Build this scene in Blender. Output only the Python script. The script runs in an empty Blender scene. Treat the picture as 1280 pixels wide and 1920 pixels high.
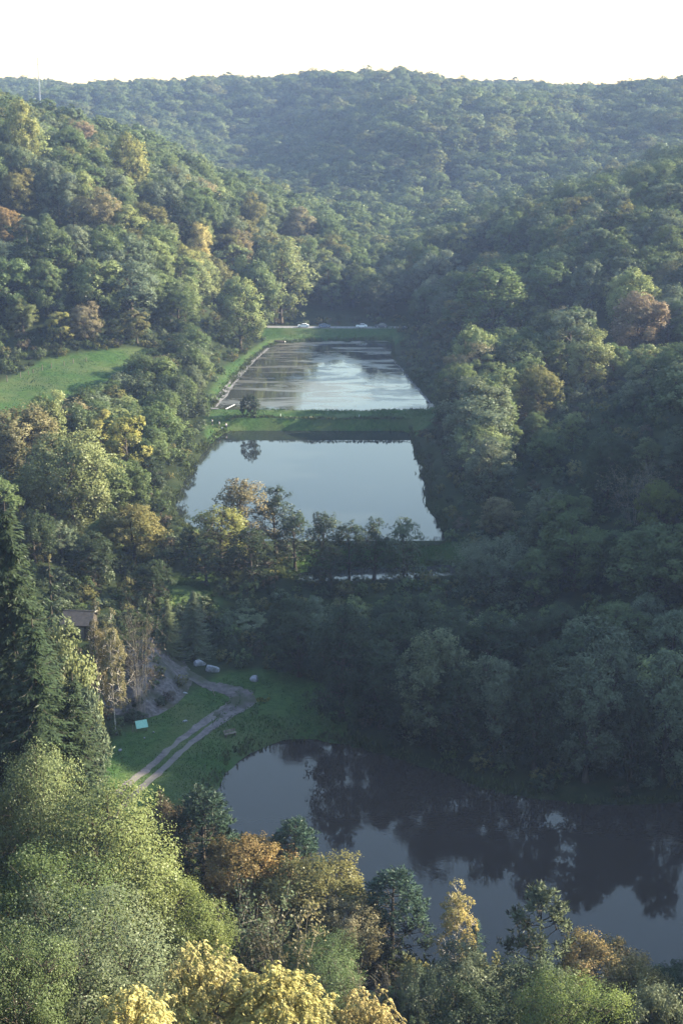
import bpy, math, random
import numpy as np
from mathutils import Vector, Matrix

# ------------------------------------------------------------------ camera, sky, sun, exposure
SC = bpy.context.scene
COL = SC.collection
CAM_Z = 90.0
PITCH = math.radians(15.9)
FPX = 2666.7                       # focal length in photo pixels (50 mm on 36 mm)
SUN_AZ = 84.0                      # degrees clockwise from the view direction
SUN_EL = 26.0
cam_d = bpy.data.cameras.new('camera')
cam = bpy.data.objects.new('camera', cam_d)
COL.objects.link(cam)
cam.location = (0, 0, CAM_Z)
cam.rotation_euler = (math.pi / 2 - PITCH, 0, 0)
cam_d.lens = 50.0
cam_d.sensor_width = 36.0
cam_d.sensor_fit = 'AUTO'
cam_d.clip_start = 0.5
cam_d.clip_end = 8000
SC.camera = cam

world = bpy.data.worlds.new('World')
SC.world = world
world.use_nodes = True
wn, wl = world.node_tree.nodes, world.node_tree.links
wn.clear()
w_out = wn.new('ShaderNodeOutputWorld')
w_bg = wn.new('ShaderNodeBackground')
w_sky = wn.new('ShaderNodeTexSky')
w_sky.sky_type = 'NISHITA'
w_sky.sun_disc = False
w_sky.sun_elevation = math.radians(SUN_EL)
w_sky.sun_rotation = math.radians(SUN_AZ)
w_sky.altitude = 200
w_sky.air_density = 1.65
w_sky.dust_density = 0.3
w_sky.ozone_density = 1.0
w_bg.inputs['Strength'].default_value = 0.115
wl.new(w_sky.outputs[0], w_bg.inputs['Color'])
wl.new(w_bg.outputs[0], w_out.inputs['Surface'])

sun_d = bpy.data.lights.new('sun', 'SUN')
sun_d.energy = 5.0
sun_d.angle = math.radians(0.5)
sun_d.color = (1.0, 0.87, 0.63)
sun = bpy.data.objects.new('sun', sun_d)
COL.objects.link(sun)
a, e = math.radians(SUN_AZ), math.radians(SUN_EL)
SUNV = Vector((math.sin(a) * math.cos(e), math.cos(a) * math.cos(e), math.sin(e)))
sun.rotation_euler = SUNV.to_track_quat('Z', 'Y').to_euler()
sun.location = (150, 60, 160)

SC.view_settings.view_transform = 'Standard'
SC.view_settings.look = 'None'
SC.view_settings.gamma = 1.0
SC.view_settings.use_curve_mapping = False
SC.view_settings.exposure = 1.95

SC.render.engine = 'CYCLES'
cy = SC.cycles
cy.max_bounces = 4
cy.diffuse_bounces = 2
cy.glossy_bounces = 2
cy.transmission_bounces = 2
cy.transparent_max_bounces = 4
cy.volume_bounces = 1
cy.use_denoising = True
cy.sample_clamp_indirect = 4.0
cy.caustics_reflective = False
cy.caustics_refractive = False
HAZE_DENSITY = 0.00014

# ------------------------------------------------------------------ projection helpers
CP, SP = math.cos(PITCH), math.sin(PITCH)

def ray(px, py):
    u, v = (px - 640) / FPX, -(py - 960) / FPX
    return np.array([u, CP + SP * v, -SP + CP * v])

def on_plane(px, py, z):                       # where the sight line meets a level
    d = ray(px, py)
    t = (z - CAM_Z) / d[2]
    return np.array([d[0] * t, d[1] * t, z])

def at_depth(px, py, y):                       # the point of a sight line at a depth
    d = ray(px, py)
    t = y / d[1]
    return np.array([d[0] * t, y, CAM_Z + d[2] * t])

def project(x, y, z):
    zz = z - CAM_Z
    depth = y * CP - zz * SP
    up = y * SP + zz * CP
    return 640 + FPX * x / depth, 960 - FPX * up / depth

# ------------------------------------------------------------------ noise and terrain height
def vnoise(x, y, seed=0):
    x = np.asarray(x, float); y = np.asarray(y, float)
    xi, yi = np.floor(x).astype(np.int64), np.floor(y).astype(np.int64)
    fx, fy = x - xi, y - yi
    fx, fy = fx * fx * (3 - 2 * fx), fy * fy * (3 - 2 * fy)
    def h(i, j):
        n = (i * 374761393 + j * 668265263 + seed * 974711) & 0x7fffffff
        n = ((n ^ (n >> 13)) * 1274126177) & 0x7fffffff
        return ((n ^ (n >> 16)) & 0xffff) / 65535.0
    return (h(xi, yi) * (1 - fx) + h(xi + 1, yi) * fx) * (1 - fy) + (h(xi, yi + 1) * (1 - fx) + h(xi + 1, yi + 1) * fx) * fy

def fbm(x, y, seed=0, o=4):
    s, a = 0, 0.5
    for k in range(o):
        s = s + a * (vnoise(x * 2 ** k, y * 2 ** k, seed + k) - 0.5)
        a *= 0.5
    return s

CTRL = np.array([
    # under and below the viewpoint
    (0, -60, 92), (-60, -60, 95), (60, -60, 88), (0, -8, 87), (-25, -5, 86), (25, -5, 84), (0, 14, 74), (-30, 14, 74), (30, 14, 68),
    (0, 34, 52), (-35, 36, 56), (35, 36, 46), (0, 60, 40), (-25, 62, 43), (-50, 60, 49), (30, 60, 36), (60, 60, 33),
    (0, 90, 18), (-25, 92, 24), (-50, 95, 33), (30, 90, 15), (60, 95, 12), (0, 115, 5.5), (-25, 122, 10), (-14, 112, 9), (-50, 130, 20), (30, 112, 3), (65, 115, 3),
    (-80, 60, 62), (-80, 110, 48), (-85, 160, 36), (-120, 100, 75), (-130, 180, 62), (100, 60, 26), (110, 110, 22), (150, 100, 34),
    # the flat by the near pond
    (-14, 130, 1.5), (-38, 160, 6), (-32, 178, 2.5), (-26, 195, 2), (-18, 205, 2), (-45, 190, 5), (-60, 200, 12), (-36, 212, 3.5), (-36, 232, 5), (-55, 235, 9),
    (0, 205, 2), (20, 195, 2), (45, 185, 2.5), (70, 182, 4), (0, 225, 2.6), (-15, 245, 3.2), (10, 250, 3.2), (30, 235, 5), (55, 225, 8),
    # beside the middle pond
    (-45, 270, 6), (-65, 275, 10), (-90, 280, 20), (-120, 280, 42), (-46, 310, 6), (-66, 320, 9), (-95, 325, 18), (-130, 320, 42),
    (-44, 350, 6), (-62, 360, 7.5), (-85, 365, 9), (-110, 365, 18), (-150, 365, 45), (-43, 395, 7), (-60, 400, 10), (-85, 405, 12.5), (-105, 410, 14.5), (-140, 415, 34),
    # left slope
    (-46, 440, 10), (-58, 446, 17), (-80, 434, 18), (-110, 436, 24), (-44, 480, 10), (-60, 480, 24), (-90, 480, 42), (-128, 480, 46), (-170, 480, 66),
    (-40, 530, 10), (-55, 530, 26), (-85, 535, 46), (-128, 545, 66), (-180, 545, 80), (-34, 570, 12), (-45, 580, 30), (-62, 600, 41), (-92, 580, 55), (-150, 620, 74),
    (-22, 620, 16), (-22, 660, 27), (-42, 660, 35), (-62, 640, 43), (-100, 680, 58), (-60, 720, 42), (-10, 720, 18), (-200, 700, 84), (-120, 780, 60),
    # right side
    (30, 270, 7), (32, 310, 9), (30, 350, 9), (30, 390, 9), (40, 420, 10), (34, 470, 10), (28, 520, 10),
    (55, 270, 15), (55, 310, 17), (55, 350, 17), (60, 400, 18), (60, 450, 20), (55, 500, 20), (50, 560, 20), (48, 620, 24),
    (90, 262, 34), (95, 320, 25), (96, 380, 20), (100, 430, 22), (95, 500, 40), (88, 560, 37), (86, 610, 38), (136, 560, 54), (130, 620, 50), (75, 680, 26),
    (80, 218, 24), (100, 228, 42), (120, 218, 60), (120, 180, 50), (100, 186, 36), (98, 162, 26), (122, 158, 40), (150, 160, 60), (150, 190, 74), (150, 225, 82), (150, 260, 66), (150, 300, 42), (150, 370, 23), (150, 440, 24), (150, 500, 52), (200, 240, 75), (200, 340, 46), (200, 430, 38), (210, 540, 72), (220, 640, 76),  # unseen hill right of the view, its heights shaped to shade pond and shore wood
    (170, 700, 55), (240, 150, 70), (300, 300, 95), (300, 500, 95), (300, 0, 70),
    # valley floor
    (0, 545, 8.5), (-30, 548, 8.5), (20, 545, 8.5), (0, 600, 9), (-5, 560, 9), (8, 660, 10), (15, 740, 11), (20, 820, 12), (25, 900, 13), (-60, 880, 20), (90, 800, 20),
    # second ridge, coming in from the right, its crest falling towards the valley
    (-20, 930, 14), (40, 960, 24), (110, 960, 32), (180, 940, 40), (260, 900, 52), (60, 1030, 58), (70, 1110, 76), (62, 1200, 86), (120, 1120, 80), (190, 1120, 80), (270, 1120, 84), (380, 1150, 92), (500, 1000, 90), (300, 840, 70),
    (0, 1040, 36), (5, 1120, 48), (-5, 1220, 60), (-70, 1030, 16), (-75, 1130, 20), (-80, 1240, 34), (-90, 1330, 52), (130, 1260, 78),
    # far hill
    (40, 1320, 99), (10, 1420, 106), (70, 1420, 101), (-50, 1420, 97), (-130, 1440, 88), (-200, 1420, 88), (135, 1430, 88), (-170, 1260, 56), (-180, 1120, 34), (-230, 1000, 40),
    (-260, 1480, 92), (-330, 1500, 86), (-400, 1520, 92), (-300, 1250, 60), (-330, 1000, 55), (-300, 800, 85), (150, 1500, 86), (260, 1520, 84), (400, 1500, 92),
    (0, 1900, 104), (-500, 1900, 100), (500, 1900, 100), (700, 1300, 95), (-700, 1300, 95), (-500, 700, 110), (600, 600, 110), (-400, 300, 105), (-250, 200, 95), (-300, -50, 105),
    (-1500, 3200, 95), (1500, 3200, 95), (0, 3200, 98), (-1600, 0, 105), (1600, 0, 105), (0, -900, 100), (-1500, -900, 100), (1500, -900, 100), (-1600, 1500, 100), (1600, 1500, 100),
], float)
_C2 = 12.0 ** 2
def _phi(x, y):
    return np.sqrt((x[:, None] - CTRL[None, :, 0]) ** 2 + (y[:, None] - CTRL[None, :, 1]) ** 2 + _C2)
_n = len(CTRL)
_A = np.zeros((_n + 3, _n + 3))
_A[:_n, :_n] = _phi(CTRL[:, 0], CTRL[:, 1])
_A[:_n, _n] = 1; _A[:_n, _n + 1:] = CTRL[:, :2]; _A[_n, :_n] = 1; _A[_n + 1:, :_n] = CTRL[:, :2].T
_A[:_n, :_n] += np.eye(_n) * -0.4
_W = np.linalg.solve(_A, np.concatenate([CTRL[:, 2], np.zeros(3)]))

def smooth_loop(pts, n=5, closed=True):
    p = np.asarray(pts, float); out = []
    m = len(p)
    for i in range(m if closed else m - 1):
        g = (lambda k: p[k % m]) if closed else (lambda k: p[min(max(k, 0), m - 1)])
        p0, p1, p2, p3 = g(i - 1), g(i), g(i + 1), g(i + 2)
        for k in range(n):
            t = k / n
            out.append(0.5 * (2 * p1 + (p2 - p0) * t + (2 * p0 - 5 * p1 + 4 * p2 - p3) * t * t + (3 * p1 - p0 - 3 * p2 + p3) * t ** 3))
    if not closed: out.append(p[-1])
    return np.array(out)

def pond_outline(pix, z):
    p = smooth_loop([on_plane(px, py, z)[:2] for px, py in pix], 10)
    c = p.mean(0); d = p - c; L = np.linalg.norm(d, axis=1)[:, None]
    return p + d / L * (2.2 * fbm(p[:, 0] / 3.5, p[:, 1] / 3.5, 41, 3))[:, None]

PONDS = {   # name: (level, outline)
    'near': (0.0, pond_outline([(392, 1497), (440, 1432), (500, 1398), (560, 1383), (620, 1390), (700, 1406), (780, 1430), (850, 1452), (930, 1478), (1020, 1497), (1130, 1505),
                                (1290, 1502), (1420, 1510), (1440, 1800), (1290, 1888), (1130, 1858), (980, 1836), (850, 1824), (740, 1800), (640, 1740), (540, 1660), (440, 1570)], 0.0)),
    'middle': (4.0, pond_outline([(330, 925), (356, 880), (392, 832), (430, 808), (480, 803), (560, 805), (650, 807), (757, 808), (777, 840), (800, 900), (806, 950), (830, 985), (836, 1026),
                                  (780, 1032), (700, 1036), (600, 1038), (520, 1034), (440, 1025), (370, 1000), (330, 965)], 4.0)),
    'small': (3.2, pond_outline([(545, 1080), (580, 1070), (650, 1066), (760, 1062), (850, 1058), (870, 1070), (840, 1084), (760, 1088), (650, 1092), (570, 1090)], 3.2)),
    'far': (6.0, pond_outline([(404, 768), (420, 740), (460, 690), (508, 648), (560, 641), (640, 639), (728, 640), (738, 670), (768, 705), (800, 745), (822, 770), (740, 773), (600, 773), (480, 772)], 6.0)),
}

def inside_poly(x, y, poly):
    x = np.asarray(x, float); y = np.asarray(y, float)
    r = np.zeros(x.shape, bool)
    n = len(poly)
    for i in range(n):
        x1, y1 = poly[i]; x2, y2 = poly[(i + 1) % n]
        if y1 == y2: continue
        c = ((y1 > y) != (y2 > y)) & (x < (x2 - x1) * (y - y1) / (y2 - y1) + x1)
        r ^= c
    return r

def dist_line(x, y, pts, closed=False):
    d = np.full(np.shape(x), 1e9)
    n = len(pts)
    for i in range(n if closed else n - 1):
        ax, ay = pts[i][:2]; bx, by = pts[(i + 1) % n][:2]
        vx, vy = bx - ax, by - ay
        t = np.clip(((x - ax) * vx + (y - ay) * vy) / max(vx * vx + vy * vy, 1e-9), 0, 1)
        d = np.minimum(d, np.hypot(x - ax - t * vx, y - ay - t * vy))
    return d

def sstep(a, b, x):
    t = np.clip((x - a) / (b - a), 0, 1)
    return t * t * (3 - 2 * t)

ROAD = [(-70, 553), (-45, 548), (-20, 545), (10, 544), (24, 545), (40, 552), (60, 570)]
ROAD_Z = 8.6

def height(x, y):
    x = np.atleast_1d(np.asarray(x, float)).ravel(); y = np.atleast_1d(np.asarray(y, float)).ravel()
    z = np.empty_like(x)
    for i in range(0, len(x), 20000):
        s = slice(i, i + 20000)
        z[s] = _phi(x[s], y[s]) @ _W[:_n] + _W[_n] + _W[_n + 1] * x[s] + _W[_n + 2] * y[s]
    far = sstep(620, 1000, y)
    rel = sstep(720, 980, y) * (1 - 0.75 * sstep(1200, 1380, y)) + 0.12 * far
    z += rel * (42 * fbm(x / 150 + 0.25 * y / 150 + 7, y / 420, 3, 2)) + far * 9 * fbm(x / 45, y / 60, 9, 2)
    z += 1.2 * fbm(x / 14, y / 14, 5, 3) * sstep(0, 12, np.abs(z - 4))
    rd = dist_line(x, y, ROAD)
    z = z + (ROAD_Z - z) * (1 - sstep(4, 12, rd))
    for name, (lv, poly) in PONDS.items():
        lo, hi = poly.min(0) - 14, poly.max(0) + 14
        m = (x > lo[0]) & (x < hi[0]) & (y > lo[1]) & (y < hi[1])
        if not m.any(): continue
        xm, ym, zm = x[m], y[m], z[m]
        d = dist_line(xm, ym, poly, True)
        ins = inside_poly(xm, ym, poly)
        bank = lv + 0.9 * sstep(0, 3.0, d) + 0.12 * d
        w = 1 - sstep(2.5, 10, d)
        zo = zm * (1 - w) + np.minimum(np.maximum(zm, bank), bank + 0.5 * d) * w
        zi = lv - 1.6 * sstep(0, 6, d)
        z[m] = np.where(ins, zi, np.maximum(zo, lv + 0.02 + 0.25 * np.minimum(d, 4)))
    return z

def hz(x, y):
    return float(height(x, y)[0])

# ------------------------------------------------------------------ mesh helpers
def mesh_np(name, V, F, mats=(), smooth=False, attrs=None, mat_idx=None):
    me = bpy.data.meshes.new(name)
    V = np.asarray(V, np.float32).reshape(-1, 3)
    me.vertices.add(len(V)); me.vertices.foreach_set('co', V.ravel())
    if isinstance(F, np.ndarray):
        n, k = F.shape
        me.loops.add(n * k); me.loops.foreach_set('vertex_index', F.astype(np.int32).ravel())
        me.polygons.add(n); me.polygons.foreach_set('loop_start', np.arange(0, n * k, k, dtype=np.int32))
    else:
        tot = np.array([len(f) for f in F], np.int32)
        me.loops.add(int(tot.sum())); me.loops.foreach_set('vertex_index', np.concatenate([np.asarray(f, np.int32) for f in F]))
        me.polygons.add(len(F)); me.polygons.foreach_set('loop_start', np.concatenate([[0], np.cumsum(tot)[:-1]]).astype(np.int32))
    if mat_idx is not None: me.polygons.foreach_set('material_index', np.asarray(mat_idx, np.int32))
    me.update(calc_edges=True)
    me.polygons.foreach_set('use_smooth', np.full(len(me.polygons), smooth, bool))
    for k, v in (attrs or {}).items():
        at = me.attributes.new(k, 'FLOAT', 'POINT'); at.data.foreach_set('value', np.asarray(v, np.float32).ravel())
    for m in mats: me.materials.append(m)
    me.validate()
    return me

def link(name, data, parent=None, loc=None):
    o = bpy.data.objects.new(name, data)
    COL.objects.link(o)
    if parent is not None: o.parent = parent
    if loc is not None: o.location = loc
    return o

def tag(o, label=None, cat=None, group=None, kind=None):
    if label: o['label'] = label
    if cat: o['category'] = cat
    if group: o['group'] = group
    if kind: o['kind'] = kind
    return o

class MB:
    """collects boxes, tubes and lofts into one mesh"""
    def __init__(s): s.v = []; s.f = []; s.n = 0
    def add(s, V, F):
        V = np.asarray(V, float)
        s.v.append(V); s.f += [[i + s.n for i in f] for f in F]; s.n += len(V); return s
    def box(s, c, d, rot=None, taper=1.0):
        hx, hy, hz_ = d[0] / 2, d[1] / 2, d[2] / 2
        P = np.array([(sx * hx * (taper if sz > 0 else 1), sy * hy * (taper if sz > 0 else 1), sz * hz_) for sz in (-1, 1) for sy in (-1, 1) for sx in (-1, 1)])
        if rot is not None: P = P @ np.array(rot.to_3x3()).T
        return s.add(P + np.asarray(c, float), [(0, 2, 3, 1), (4, 5, 7, 6), (0, 1, 5, 4), (2, 6, 7, 3), (0, 4, 6, 2), (1, 3, 7, 5)])
    def tube(s, pts, rad, k=6):
        V, F = tubes([(pts, rad)], k)
        return s.add(V, F.tolist())
    def build(s, name, mat, parent=None, loc=None, smooth=False):
        me = mesh_np(name, np.concatenate(s.v), s.f, [mat], smooth)
        return link(name, me, parent, loc)

def tubes(items, k=6):
    Vs, Fs, n = [], [], 0
    ang = np.arange(k) * 2 * math.pi / k
    for pts, rad in items:
        p = np.asarray(pts, float); r = np.broadcast_to(np.asarray(rad, float), (len(p),))
        t = np.gradient(p, axis=0); t /= np.linalg.norm(t, axis=1)[:, None] + 1e-9
        ref = np.where(np.abs(t[:, 2:3]) > 0.9, np.array([[1.0, 0, 0]]), np.array([[0, 0, 1.0]]))
        u = np.cross(t, ref); u /= np.linalg.norm(u, axis=1)[:, None] + 1e-9
        w = np.cross(t, u)
        ring = p[:, None, :] + r[:, None, None] * (np.cos(ang)[None, :, None] * u[:, None, :] + np.sin(ang)[None, :, None] * w[:, None, :])
        m = len(p)
        Vs.append(ring.reshape(-1, 3))
        i = np.arange(m - 1)[:, None] * k; j = np.arange(k)[None, :]; j2 = (j + 1) % k
        Fs.append(np.stack([i + j, i + j2, i + k + j2, i + k + j], -1).reshape(-1, 4) + n)
        n += m * k
    V = np.concatenate(Vs); F = np.concatenate(Fs)
    return V, F

# ------------------------------------------------------------------ materials
def new_mat(name):
    m = bpy.data.materials.new(name); m.use_nodes = True
    m.node_tree.nodes.clear()
    return m, m.node_tree.nodes, m.node_tree.links

def foliage_mat(name, instancer=False, trans=0.28, gloss=0.02, spread=0.4):
    m, N, L = new_mat(name)
    out = N.new('ShaderNodeOutputMaterial')
    if instancer:
        c = N.new('ShaderNodeAttribute'); c.attribute_type = 'INSTANCER'; c.attribute_name = 'leaf_colour'; col = c.outputs['Color']
    else:
        c = N.new('ShaderNodeObjectInfo'); col = c.outputs['Color']
    t = N.new('ShaderNodeAttribute'); t.attribute_name = 'tint'
    mr = N.new('ShaderNodeMapRange'); mr.inputs['To Min'].default_value = 1 - spread; mr.inputs['To Max'].default_value = 1 + spread
    L.new(t.outputs['Fac'], mr.inputs['Value'])
    bl = N.new('ShaderNodeAttribute'); bl.attribute_name = 'bulge'
    vt = N.new('ShaderNodeVectorTransform'); vt.vector_type = 'NORMAL'; vt.convert_from = 'OBJECT'; vt.convert_to = 'WORLD'; L.new(bl.outputs['Vector'], vt.inputs[0])
    ge = N.new('ShaderNodeNewGeometry'); vs = N.new('ShaderNodeVectorMath'); vs.operation = 'SCALE'; vs.inputs['Scale'].default_value = 0.45; L.new(ge.outputs['Normal'], vs.inputs[0])
    va = N.new('ShaderNodeVectorMath'); va.operation = 'ADD'; L.new(vs.outputs[0], va.inputs[0]); L.new(vt.outputs[0], va.inputs[1])
    vn = N.new('ShaderNodeVectorMath'); vn.operation = 'NORMALIZE'; L.new(va.outputs[0], vn.inputs[0])
    hs = N.new('ShaderNodeHueSaturation')
    hm = N.new('ShaderNodeMapRange'); hm.inputs['To Min'].default_value = 0.515; hm.inputs['To Max'].default_value = 0.485
    t2 = N.new('ShaderNodeAttribute'); t2.attribute_name = 'hue'
    L.new(t2.outputs['Fac'], hm.inputs['Value']); L.new(hm.outputs[0], hs.inputs['Hue'])
    L.new(mr.outputs[0], hs.inputs['Value']); L.new(col, hs.inputs['Color'])
    d = N.new('ShaderNodeBsdfDiffuse'); tr = N.new('ShaderNodeBsdfTranslucent'); mx = N.new('ShaderNodeMixShader'); mx.inputs[0].default_value = trans
    L.new(vn.outputs[0], d.inputs['Normal'])
    L.new(hs.outputs[0], d.inputs[0]); L.new(hs.outputs[0], tr.inputs[0]); L.new(d.outputs[0], mx.inputs[1]); L.new(tr.outputs[0], mx.inputs[2])
    g = N.new('ShaderNodeBsdfGlossy'); g.inputs['Roughness'].default_value = 0.45; g.inputs['Color'].default_value = (0.8, 0.85, 0.8, 1)
    m2 = N.new('ShaderNodeMixShader'); m2.inputs[0].default_value = gloss
    L.new(mx.outputs[0], m2.inputs[1]); L.new(g.outputs[0], m2.inputs[2]); L.new(m2.outputs[0], out.inputs[0])
    return m

def noise_mat(name, c1, c2, scale=5.0, rough=0.9, detail=4, bump=0.0, c3=None, scale2=0.3, spec=0.3, coord='Object', stretch=None):
    m, N, L = new_mat(name)
    out = N.new('ShaderNodeOutputMaterial'); b = N.new('ShaderNodeBsdfPrincipled')
    b.inputs['Roughness'].default_value = rough; b.inputs['Specular IOR Level'].default_value = spec
    tc = N.new('ShaderNodeTexCoord'); src = tc.outputs[coord]
    if stretch:
        mp = N.new('ShaderNodeMapping'); mp.inputs['Scale'].default_value = stretch; L.new(src, mp.inputs[0]); src = mp.outputs[0]
    n = N.new('ShaderNodeTexNoise'); n.inputs['Scale'].default_value = scale; n.inputs['Detail'].default_value = detail; n.inputs['Roughness'].default_value = 0.65
    L.new(src, n.inputs['Vector'])
    r = N.new('ShaderNodeValToRGB'); r.color_ramp.elements[0].position = 0.35; r.color_ramp.elements[1].position = 0.65
    r.color_ramp.elements[0].color = (*c1, 1); r.color_ramp.elements[1].color = (*c2, 1)
    L.new(n.outputs['Fac'], r.inputs[0]); col = r.outputs[0]
    if c3:
        n2 = N.new('ShaderNodeTexNoise'); n2.inputs['Scale'].default_value = scale2; n2.inputs['Detail'].default_value = 3
        L.new(src, n2.inputs['Vector'])
        r2 = N.new('ShaderNodeValToRGB'); r2.color_ramp.elements[0].position = 0.45; r2.color_ramp.elements[1].position = 0.62
        L.new(n2.outputs['Fac'], r2.inputs[0])
        mx = N.new('ShaderNodeMix'); mx.data_type = 'RGBA'; L.new(r2.outputs[0], mx.inputs[0]); L.new(col, mx.inputs[6]); mx.inputs[7].default_value = (*c3, 1); col = mx.outputs[2]
    L.new(col, b.inputs['Base Color'])
    if bump:
        bp = N.new('ShaderNodeBump'); bp.inputs['Strength'].default_value = bump; bp.inputs['Distance'].default_value = 0.05
        L.new(n.outputs['Fac'], bp.inputs['Height']); L.new(bp.outputs[0], b.inputs['Normal'])
    L.new(b.outputs[0], out.inputs[0])
    return m

def plain_mat(name, col, rough=0.6, metal=0.0, spec=0.5, var=0.12):
    return noise_mat(name, tuple(c * (1 - var) for c in col), tuple(min(1, c * (1 + var)) for c in col), 6.0, rough, spec=spec)

def water_mat(name, murk, ripple=0.02, scale=1.2, scum=False):
    m, N, L = new_mat(name)
    out = N.new('ShaderNodeOutputMaterial'); b = N.new('ShaderNodeBsdfPrincipled')
    b.inputs['Base Color'].default_value = (*murk, 1); b.inputs['Roughness'].default_value = 0.03; b.inputs['IOR'].default_value = 1.333
    tc = N.new('ShaderNodeTexCoord'); mp = N.new('ShaderNodeMapping'); mp.inputs['Scale'].default_value = (1, 2.2, 1); L.new(tc.outputs['Object'], mp.inputs[0])
    n = N.new('ShaderNodeTexNoise'); n.inputs['Scale'].default_value = scale; n.inputs['Detail'].default_value = 2.5; L.new(mp.outputs[0], n.inputs['Vector'])
    n3 = N.new('ShaderNodeTexNoise'); n3.inputs['Scale'].default_value = 0.05; n3.inputs['Detail'].default_value = 2; L.new(tc.outputs['Object'], n3.inputs['Vector'])
    pm = N.new('ShaderNodeMapRange'); pm.inputs['From Min'].default_value = 0.4; pm.inputs['From Max'].default_value = 0.7; pm.inputs['To Min'].default_value = 0.15 * ripple; pm.inputs['To Max'].default_value = ripple
    L.new(n3.outputs['Fac'], pm.inputs['Value'])
    bp = N.new('ShaderNodeBump'); bp.inputs['Strength'].default_value = 1.0
    L.new(pm.outputs[0], bp.inputs['Distance']); L.new(n.outputs['Fac'], bp.inputs['Height']); L.new(bp.outputs[0], b.inputs['Normal'])
    sh = b.outputs[0]
    if scum:
        d = N.new('ShaderNodeBsdfPrincipled'); d.inputs['Roughness'].default_value = 0.35
        mp2 = N.new('ShaderNodeMapping'); mp2.inputs['Scale'].default_value = (0.045, 0.10, 1); L.new(tc.outputs['Object'], mp2.inputs[0])
        n2 = N.new('ShaderNodeTexNoise'); n2.inputs['Scale'].default_value = 1.0; n2.inputs['Detail'].default_value = 7; n2.inputs['Roughness'].default_value = 0.68; n2.inputs['Distortion'].default_value = 0.7
        L.new(mp2.outputs[0], n2.inputs['Vector'])
        r = N.new('ShaderNodeValToRGB'); r.color_ramp.elements[0].position = 0.47; r.color_ramp.elements[1].position = 0.56
        L.new(n2.outputs['Fac'], r.inputs[0])
        n4 = N.new('ShaderNodeTexNoise'); n4.inputs['Scale'].default_value = 0.5; n4.inputs['Detail'].default_value = 5; L.new(mp.outputs[0], n4.inputs['Vector'])
        cr = N.new('ShaderNodeValToRGB'); cr.color_ramp.elements[0].color = (0.05, 0.05, 0.035, 1); cr.color_ramp.elements[1].color = (0.13, 0.12, 0.10, 1)
        L.new(n4.outputs['Fac'], cr.inputs[0]); L.new(cr.outputs[0], d.inputs['Base Color'])
        mx = N.new('ShaderNodeMixShader'); sc_ = N.new('ShaderNodeMath'); sc_.operation = 'MULTIPLY'; sc_.inputs[1].default_value = 0.85
        L.new(r.outputs[0], sc_.inputs[0]); L.new(sc_.outputs[0], mx.inputs[0]); L.new(b.outputs[0], mx.inputs[1]); L.new(d.outputs[0], mx.inputs[2]); sh = mx.outputs[0]
    L.new(sh, out.inputs[0])
    return m

M = {}
M['leaf'] = foliage_mat('leaf_foliage')
M['needle'] = foliage_mat('needle_foliage', trans=0.12, gloss=0.02, spread=0.5)
M['far_leaf'] = foliage_mat('distant_foliage', instancer=True, spread=0.45)
M['bark'] = noise_mat('bark', (0.035, 0.028, 0.022), (0.09, 0.075, 0.06), 3.0, bump=0.4, stretch=(1, 1, 0.25))
M['pale_bark'] = noise_mat('pale_bark', (0.16, 0.14, 0.11), (0.30, 0.27, 0.22), 2.5, stretch=(1, 1, 0.4))
M['birch_bark'] = noise_mat('birch_bark', (0.62, 0.58, 0.50), (0.12, 0.10, 0.09), 2.0, stretch=(0.6, 0.6, 2.2), detail=3)
M['stone'] = noise_mat('pale_stone', (0.17, 0.175, 0.21), (0.33, 0.34, 0.40), 2.2, bump=0.7, c3=(0.12, 0.13, 0.13), scale2=0.8)
M['grey_stone'] = noise_mat('grey_stone', (0.07, 0.07, 0.075), (0.16, 0.155, 0.16), 1.5, bump=0.5)
M['wood'] = noise_mat('weathered_wood', (0.09, 0.075, 0.06), (0.20, 0.17, 0.14), 4.0, stretch=(1, 1, 0.2))
M['track'] = noise_mat('gravel', (0.075, 0.065, 0.069), (0.16, 0.14, 0.147), 0.9, bump=0.3, c3=(0.13, 0.12, 0.11), scale2=0.25)
M['dirt'] = noise_mat('dark_gravel', (0.055, 0.047, 0.050), (0.125, 0.110, 0.114), 0.9, bump=0.3, c3=(0.04, 0.045, 0.025), scale2=0.3)
M['road'] = noise_mat('road_asphalt', (0.14, 0.14, 0.15), (0.22, 0.22, 0.23), 0.8)
M['scree'] = noise_mat('scree', (0.045, 0.040, 0.042), (0.14, 0.125, 0.13), 1.6, bump=1.0, c3=(0.04, 0.042, 0.028), scale2=0.35)
M['white'] = plain_mat('white_paint', (0.78, 0.78, 0.76), 0.5)

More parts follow.
